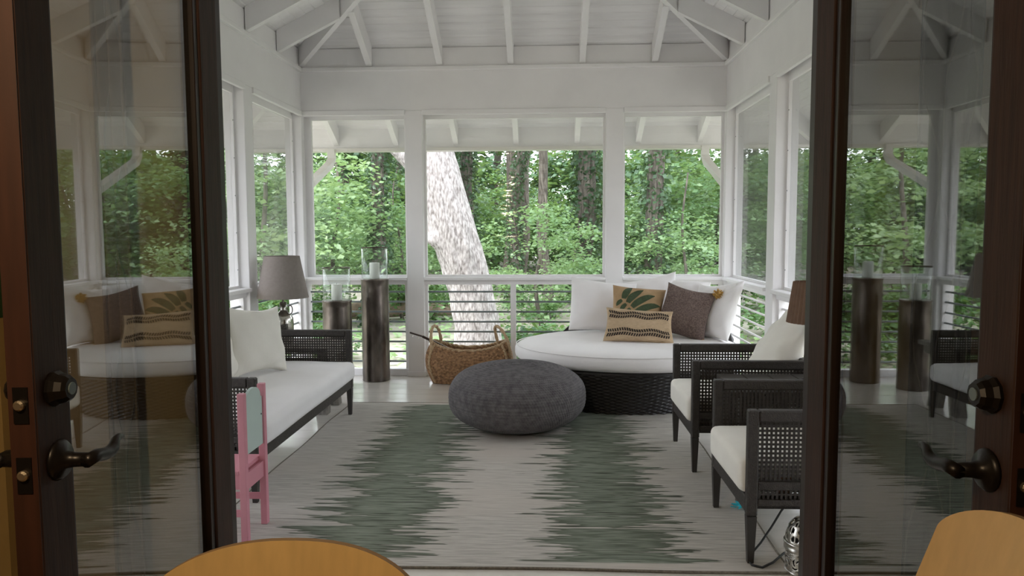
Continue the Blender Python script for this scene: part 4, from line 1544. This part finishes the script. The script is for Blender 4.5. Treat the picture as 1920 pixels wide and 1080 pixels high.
pdt = empty('added_pendant', (-0.75, 0.15, 2.8))  # invented fixture out of view, added to light the indoor room warmly
MB().lathe([(0.05, -0.02), (0.05, 0.0)], 16).build('canopy', BRONZE, pdt)
MB().tube([(0, 0, -0.02), (0, 0, -0.45)], 0.004, 6).build('cable', CORDM, pdt)
MB().lathe([(0.03, -0.45), (0.16, -0.62), (0.155, -0.62), (0.025, -0.455)], 28, cap=False).build('shade', BRONZE, pdt, True)
BULB = bpy.data.materials.new('warm_bulb')
nt, N, L, Pb = nodes_of(BULB)
Pb.inputs['Emission Color'].default_value = (1.0, 0.72, 0.38, 1)
Pb.inputs['Emission Strength'].default_value = 12.0
MB().lathe([(0.012, -0.50), (0.032, -0.54), (0.036, -0.57), (0.024, -0.60), (0.004, -0.61)], 16).build('bulb', BULB, pdt, True)
tag(pdt, 'unseen bronze pendant lamp added indoors for warm light', 'lamp')
pl_d = bpy.data.lights.new('added_indoor_light', 'POINT')  # light of the added pendant, brightens the chairs and door edges
pl_d.energy = 85
pl_d.color = (1.0, 0.77, 0.48)
pl_d.shadow_soft_size = 0.05
plo = bpy.data.objects.new('added_indoor_light', pl_d)
COL.objects.link(plo)
plo.parent = pdt
plo.location = (0, 0, -0.66)

# ================================================================== OUTSIDE: GROUND AND WOODLAND
GZ = -0.62


def ground_z(x, y):
    d = math.hypot(x, y - 4)
    return GZ + 0.10 * math.sin(x * 0.5 + 1) * math.sin(y * 0.37) * min(1, d / 8) + 0.012 * max(0, d - 14)


n1 = 90
P = np.zeros((n1, n1, 3))
for j in range(n1):
    for i in range(n1):
        u, v = -1 + 2 * i / (n1 - 1), -1 + 2 * j / (n1 - 1)
        x, y = 75 * math.copysign(abs(u) ** 1.6, u), 12 + 75 * math.copysign(abs(v) ** 1.6, v)
        P[j, i] = (x, y, ground_z(x, y))
g_ = grid_mesh('ground', P, GROUNDM)
tag(g_, 'woodland ground of litter and low green growth', 'ground', kind='structure')


def leaf_mesh(name, C, sizes, m, seed, tilt=0.55, droop=0.25):
    r_ = np.random.default_rng(seed)
    n = len(C)
    a = r_.uniform(0, 2 * math.pi, n)
    d = np.stack([np.cos(a), np.sin(a), r_.normal(-droop, 0.25, n)], 1)
    d /= np.linalg.norm(d, axis=1, keepdims=True)
    up = np.stack([r_.normal(0, tilt, n), r_.normal(0, tilt, n), np.ones(n)], 1)
    s = np.cross(d, up)
    s /= np.linalg.norm(s, axis=1, keepdims=True)
    nn = np.cross(s, d)
    L_ = np.asarray(sizes)[:, None]
    V = np.stack([C, C + d * L_ * 0.45 + s * L_ * 0.36 + nn * L_ * 0.08, C + d * L_, C + d * L_ * 0.45 - s * L_ * 0.36 + nn * L_ * 0.08], 1).reshape(-1, 3)
    me = bpy.data.meshes.new(name)
    me.vertices.add(len(V))
    me.vertices.foreach_set('co', V.ravel())
    me.loops.add(n * 4)
    me.loops.foreach_set('vertex_index', np.arange(n * 4, dtype=np.int32))
    me.polygons.add(n)
    me.polygons.foreach_set('loop_start', np.arange(0, n * 4, 4, dtype=np.int32))
    me.polygons.foreach_set('loop_total', np.full(n, 4, dtype=np.int32))
    me.materials.append(m)
    me.update(calc_edges=True)
    me.validate()
    return me


def crown_points(seed, rx, rz, zc, sprays, per, spread=0.55, flat=0.10):
    """layered sprays of leaves like an understorey maple"""
    r_ = np.random.default_rng(seed)
    pts = []
    for _ in range(sprays):
        d = r_.normal(size=3)
        d /= np.linalg.norm(d)
        q = r_.uniform(0.35, 1.0) ** 0.6
        c = np.array([d[0] * rx * q, d[1] * rx * q, zc + d[2] * rz * q])
        rad = spread * r_.uniform(0.6, 1.3)
        k_ = int(per * r_.uniform(0.7, 1.3))
        p = r_.normal(size=(k_, 3)) * np.array([rad * 0.55, rad * 0.55, flat])
        p[:, 2] -= 0.25 * (p[:, 0] ** 2 + p[:, 1] ** 2) / rad
        pts.append(c + p)
    return np.concatenate(pts)


def make_crown(name, seed, rx, rz, zc, sprays, per, lo, hi, m, spread=0.55, flat=0.10):
    C = crown_points(seed, rx, rz, zc, sprays, per, spread, flat)
    return leaf_mesh(name, C, np.random.default_rng(seed + 1).uniform(lo, hi, len(C)), m, seed + 2)


def trunk_mesh(name, pts, rs, m, n=12, seed=0, rough=0.05):
    mb = MB()
    mb.tube(pts, rs, n)
    r_ = np.random.default_rng(seed)
    V = np.array(mb.v)
    V += r_.normal(size=V.shape) * np.array([rough, rough, 0]) * np.repeat(np.array(rs), n)[:, None]
    mb.v = [tuple(p) for p in V]
    me = bpy.data.meshes.new(name)
    me.from_pydata(mb.v, [], mb.f)
    me.materials.append(m)
    me.polygons.foreach_set('use_smooth', [True] * len(me.polygons))
    return me


CROWN_MID = [make_crown('foliage', 40 + i, 1.9, 2.1, 2.6, 62, 62, 0.11, 0.20, LEAF_MID) for i in range(4)]
CROWN_PALE = [make_crown('foliage', 60 + i, 1.35, 1.15, 1.7, 50, 85, 0.07, 0.12, LEAF_PALE, 0.5, 0.06) for i in range(3)]
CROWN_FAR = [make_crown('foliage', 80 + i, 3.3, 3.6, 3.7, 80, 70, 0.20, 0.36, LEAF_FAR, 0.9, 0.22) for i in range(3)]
CROWN_HIGH = [make_crown('foliage', 95 + i, 2.8, 1.6, 10.2, 40, 55, 0.18, 0.30, LEAF_MID, 0.9, 0.2) for i in range(2)]
SHRUB = [make_crown('foliage', 110 + i, 0.75, 0.45, 0.45, 26, 46, 0.06, 0.13, LEAF_PALE if i == 0 else LEAF_MID, 0.34, 0.06) for i in range(3)]


def wavy_pts(h, lean, seed, n=14, z0=-0.3):
    r_ = random.Random(seed)
    a, b = r_.uniform(0, 6), r_.uniform(0, 6)
    return [(lean * (i / n) * h * 0.1 + 0.08 * math.sin(i * 0.7 + a), 0.08 * math.sin(i * 0.6 + b), z0 + (h - z0) * i / n) for i in range(n + 1)]


TR_THIN = [trunk_mesh('trunk', wavy_pts(3.6, 0.5, i), [0.055 - 0.0028 * k for k in range(15)], BARK, 8, i) for i in range(3)]
TR_TALL = [trunk_mesh('trunk', wavy_pts(11, (0.6, -0.4, 0.9)[i], 20 + i, 20), [0.21 - 0.005 * k for k in range(21)], BARK, 12, i) for i in range(3)]


def ivy_points(pts, rs, seed, count, z1):
    r_ = np.random.default_rng(seed)
    P_ = np.array(pts)
    z = r_.uniform(P_[0, 2], z1, count)
    cx = np.interp(z, P_[:, 2], P_[:, 0])
    cy = np.interp(z, P_[:, 2], P_[:, 1])
    rr = np.interp(z, P_[:, 2], np.array(rs)) * r_.uniform(1.0, 1.9, count)
    a = r_.uniform(0, 2 * math.pi, count)
    return np.stack([cx + rr * np.cos(a), cy + rr * np.sin(a), z], 1)


IVY = []
for i in range(3):
    C = ivy_points(wavy_pts(11, (0.6, -0.4, 0.9)[i], 20 + i, 20), [0.21 - 0.005 * k for k in range(21)], 300 + i, 3000, 8.0)
    IVY.append(leaf_mesh('ivy', C, np.random.default_rng(i).uniform(0.07, 0.15, len(C)), LEAF_DARK, 310 + i, 1.2, 0.6))


def tree(name, loc, label, group, parts, s=1.0, rz=None, rot=None):
    o = empty(name, loc, random.uniform(0, 6.28) if rz is None else rz)
    o.scale = (s, s, s)
    for nm, me in parts:
        link(nm, me, o)
    tag(o, label, 'tree' if 'shrub' not in name else 'shrub', group)
    return o


# the big leaning tree close to the porch
big = empty('leaning_tree', (0, 0, 0))
tp = [(-0.95, 10.5, GZ - 0.15), (-0.98, 10.5, -0.25), (-1.00, 10.5, 0.05), (-1.07, 10.5, 0.49), (-1.17, 10.5, 0.9), (-1.26, 10.5, 1.22), (-1.34, 10.5, 1.49), (-1.42, 10.5, 1.8), (-1.49, 10.5, 2.15),
      (-1.58, 10.52, 2.6), (-1.74, 10.56, 3.2), (-2.1, 10.7, 4.4), (-2.6, 10.8, 6.2), (-3.1, 10.9, 8.4)]
tr_ = [0.42, 0.35, 0.32, 0.315, 0.325, 0.335, 0.335, 0.315, 0.29, 0.25, 0.235, 0.20, 0.16, 0.11]
# finer rings, a rugged bark surface and the knob on its left flank
zs = np.linspace(0, len(tp) - 1, 110)
T = np.array([[np.interp(z, range(len(tp)), [p[k] for p in tp]) for k in range(3)] for z in zs])
Rr = np.interp(zs, range(len(tr_)), tr_)
nu = 64
P = np.zeros((110, nu, 3))
for j in range(110):
    for i in range(nu):
        a = 2 * math.pi * i / nu
        z = T[j, 2]
        rg = 1 + 0.035 * math.sin(a * 9 + 2.2 * math.sin(z * 3.1)) + 0.022 * math.sin(a * 17 + z * 6) + 0.02 * math.sin(z * 11 + a * 5)
        rg += 0.30 * math.exp(-((z - 1.33) / 0.10) ** 2 - ((a - 3.5) / 0.5) ** 2)
        P[j, i] = (T[j, 0] + Rr[j] * rg * math.cos(a), T[j, 1] + Rr[j] * rg * math.sin(a), z)
grid_mesh('trunk', P, BARKPALE, big, closed_u=True)
bp_ = [(-1.50, 10.5, 1.95), (-1.75, 10.46, 2.25), (-2.05, 10.4, 2.56), (-2.7, 10.25, 3.25), (-3.6, 10.1, 4.6)]
MB().tube(bp_, [0.17, 0.13, 0.11, 0.09, 0.06], 14).build('branch', BARKPALE, big, True)
link('high_foliage', CROWN_HIGH[0], big, (-2.9, 10.9, -0.6))
tag(big, 'big pale barked tree leaning left just outside the middle window', 'tree')

# individually recognisable trees
tall = 'tall trees with ivy on the trunk'
for (x, y, i, s, lab, ivy) in ((-3.75, 15.6, 0, 0.8, 'dark ivy clad tree seen above the tall candle column', True), (-4.55, 21.0, 1, 1.05, 'ivy clad tree beside the first back window post', True),
                               (0.02, 19.0, 1, 0.72, 'slender pale trunk among leaves in the middle window', False), (0.80, 21.0, 2, 1.35, 'thick ivy clad tree at the right of the middle window', True),
                               (1.93, 15.0, 2, 0.95, 'leaning ivy clad tree in the window over the daybed', True), (4.6, 19.0, 0, 1.1, 'dark trunk by the back right corner post', True),
                               (-0.95, 25.0, 0, 1.0, 'dark thin trunk behind the leaning tree', False), (-2.3, 23.0, 1, 1.1, 'dark trunk just left of the leaning tree', True)):
    parts = [('trunk', TR_TALL[i])] + ([('ivy', IVY[i])] if ivy else []) + [('high_foliage', CROWN_HIGH[i % 2])]
    tree('ivy_tree' if ivy else 'tall_tree', (x, y, ground_z(x, y)), lab, tall, parts, s, rz=0.0)

for (x, y, i, s, lab) in ((-4.6, 16.0, 0, 1.15, 'pale green young maple in the left back window'), (-0.15, 14.5, 1, 0.95, 'pale layered young maple in the middle window'),
                          (2.75, 14.5, 2, 0.9, 'pale layered young maple over the daybed cushions'), (4.3, 18.5, 0, 1.5, 'tall bright maple in the right back window'),
                          (-3.35, 17.0, 2, 0.9, 'light green sapling behind the tall candle column'), (-5.4, 14.0, 1, 1.4, 'bright maple near the left back corner')):
    tree('young_maple', (x, y, ground_z(x, y)), lab, 'young maples near the porch', [('trunk', TR_THIN[i % 3]), ('foliage', CROWN_PALE[i])], s)

def seen(x, y):
    """where a tree shows from the doorway"""
    a = math.degrees(math.atan2(x, y))
    if a < -19:
        return 'beyond the left side screens'
    if a < -10.2:
        return 'through the left back window'
    if a < -6:
        return 'around the leaning tree'
    if a < 5.2:
        return 'through the middle back window'
    if a < 14.5:
        return 'through the right back window'
    return 'beyond the right side screens'


# woodland: mid distance, then far
rr_ = random.Random(5)
placed = []


def free(x, y, d):
    for (a, b) in placed:
        if (a - x) ** 2 + (b - y) ** 2 < d * d:
            return False
    placed.append((x, y))
    return True


cnt = 0
tries = 0
while cnt < 60 and tries < 4000:
    tries += 1
    an = R(rr_.uniform(-62, 62))
    di = rr_.uniform(20, 33)
    x, y = di * math.sin(an), di * math.cos(an)
    if not free(x, y, 2.3) or (abs(math.degrees(an)) < 20 and di < 24 and cnt % 3):
        continue
    i = cnt % 4
    tree('woodland_tree', (x, y, ground_z(x, y) - 0.2), 'leafy green woodland tree in the middle distance ' + seen(x, y), 'middle distance trees ' + seen(x, y),
         [('trunk', TR_THIN[i % 3]), ('foliage', CROWN_MID[i])], rr_.uniform(0.85, 1.35))
    cnt += 1
cnt = 0
tries = 0
while cnt < 46 and tries < 4000:
    tries += 1
    an = R(rr_.uniform(-66, 66))
    di = rr_.uniform(33, 47)
    x, y = di * math.sin(an), di * math.cos(an)
    if not free(x, y, 3.4):
        continue
    i = cnt % 3
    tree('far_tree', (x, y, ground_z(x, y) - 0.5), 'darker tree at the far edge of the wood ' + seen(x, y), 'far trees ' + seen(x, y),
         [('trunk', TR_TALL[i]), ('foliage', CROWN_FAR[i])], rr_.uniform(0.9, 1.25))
    cnt += 1
for q in range(26):     # bare trunks standing among the leaves
    an = R(rr_.uniform(-50, 50))
    di = rr_.uniform(18, 34)
    x, y = di * math.sin(an), di * math.cos(an)
    i = q % 3
    tree('bare_trunk_tree', (x, y, ground_z(x, y) - 0.2), 'dark trunk, %s, standing in the wood %s' % ('wrapped in ivy' if q % 2 else 'bare', seen(x, y)), '%s trunks %s' % ('ivy wrapped' if q % 2 else 'bare', seen(x, y)),
         [('trunk', TR_TALL[i])] + ([('ivy', IVY[i])] if q % 2 else []), rr_.uniform(0.6, 1.0))
# trees either side of the porch, seen through the side screens and in the door glass
for s in (-1, 1):
    for q in range(9):
        x = rr_.uniform(-21, -15) if s < 0 else rr_.uniform(8, 14)
        y = 3 + q * 1.3 + rr_.uniform(-0.5, 0.5)
        i = q % 4
        tree('flank_tree', (x, y, ground_z(x, y) - 0.2), 'green tree beside the porch, %s of it' % ('left' if s < 0 else 'right'), 'trees beside the porch %s' % ('left' if s < 0 else 'right'),
             [('trunk', TR_THIN[i % 3]), ('foliage', CROWN_MID[i])], rr_.uniform(0.9, 1.3))
for q in range(48):
    an = R(rr_.uniform(-42, 42))
    di = rr_.uniform(10.5, 21)
    x, y = di * math.sin(an), di * math.cos(an)
    if math.hypot(x + 1, y - 10.5) < 1.0 or y < 10.2:
        continue
    i = q % 3
    tree('low_shrub', (x, y, ground_z(x, y) - 0.05), 'low %s shrub on the woodland floor %s' % ('pale green' if i == 0 else 'darker green', seen(x, y)), '%s shrubs %s' % ('pale' if i == 0 else 'darker', seen(x, y)), [('foliage', SHRUB[i])], rr_.uniform(0.6, 1.25))

# undergrowth
r_ = np.random.default_rng(77)
an = np.radians(r_.uniform(-45, 45, 9000))
di = r_.uniform(9.6, 30, 9000)
C = np.stack([di * np.sin(an), di * np.cos(an), np.zeros(9000)], 1)
C[:, 2] = [ground_z(p[0], p[1]) for p in C] + r_.uniform(0.0, 0.16, 9000)
C = C[C[:, 1] > 8.9]
ug = link('undergrowth', leaf_mesh('undergrowth', C, r_.uniform(0.08, 0.2, len(C)), LEAF_PALE, 501, 0.5, -0.2))
tag(ug, 'low green undergrowth covering the woodland floor', 'undergrowth', kind='stuff')

lg = MB()
lg.tube([(-5.2, 16.6, -0.42), (-4.3, 16.8, -0.36), (-3.3, 17.1, -0.34), (-2.2, 17.2, -0.4)], [0.14, 0.20, 0.19, 0.12], 14)
lg.tube([(-3.4, 17.1, -0.3), (-3.1, 16.9, 0.1)], [0.06, 0.03], 8)
tag(lg.build('fallen_log', mat('dead_wood', (0.30, 0.22, 0.17), 0.9, var=0.3, vscale=6), smooth_=True), 'fallen brown log lying on the woodland floor', 'log')
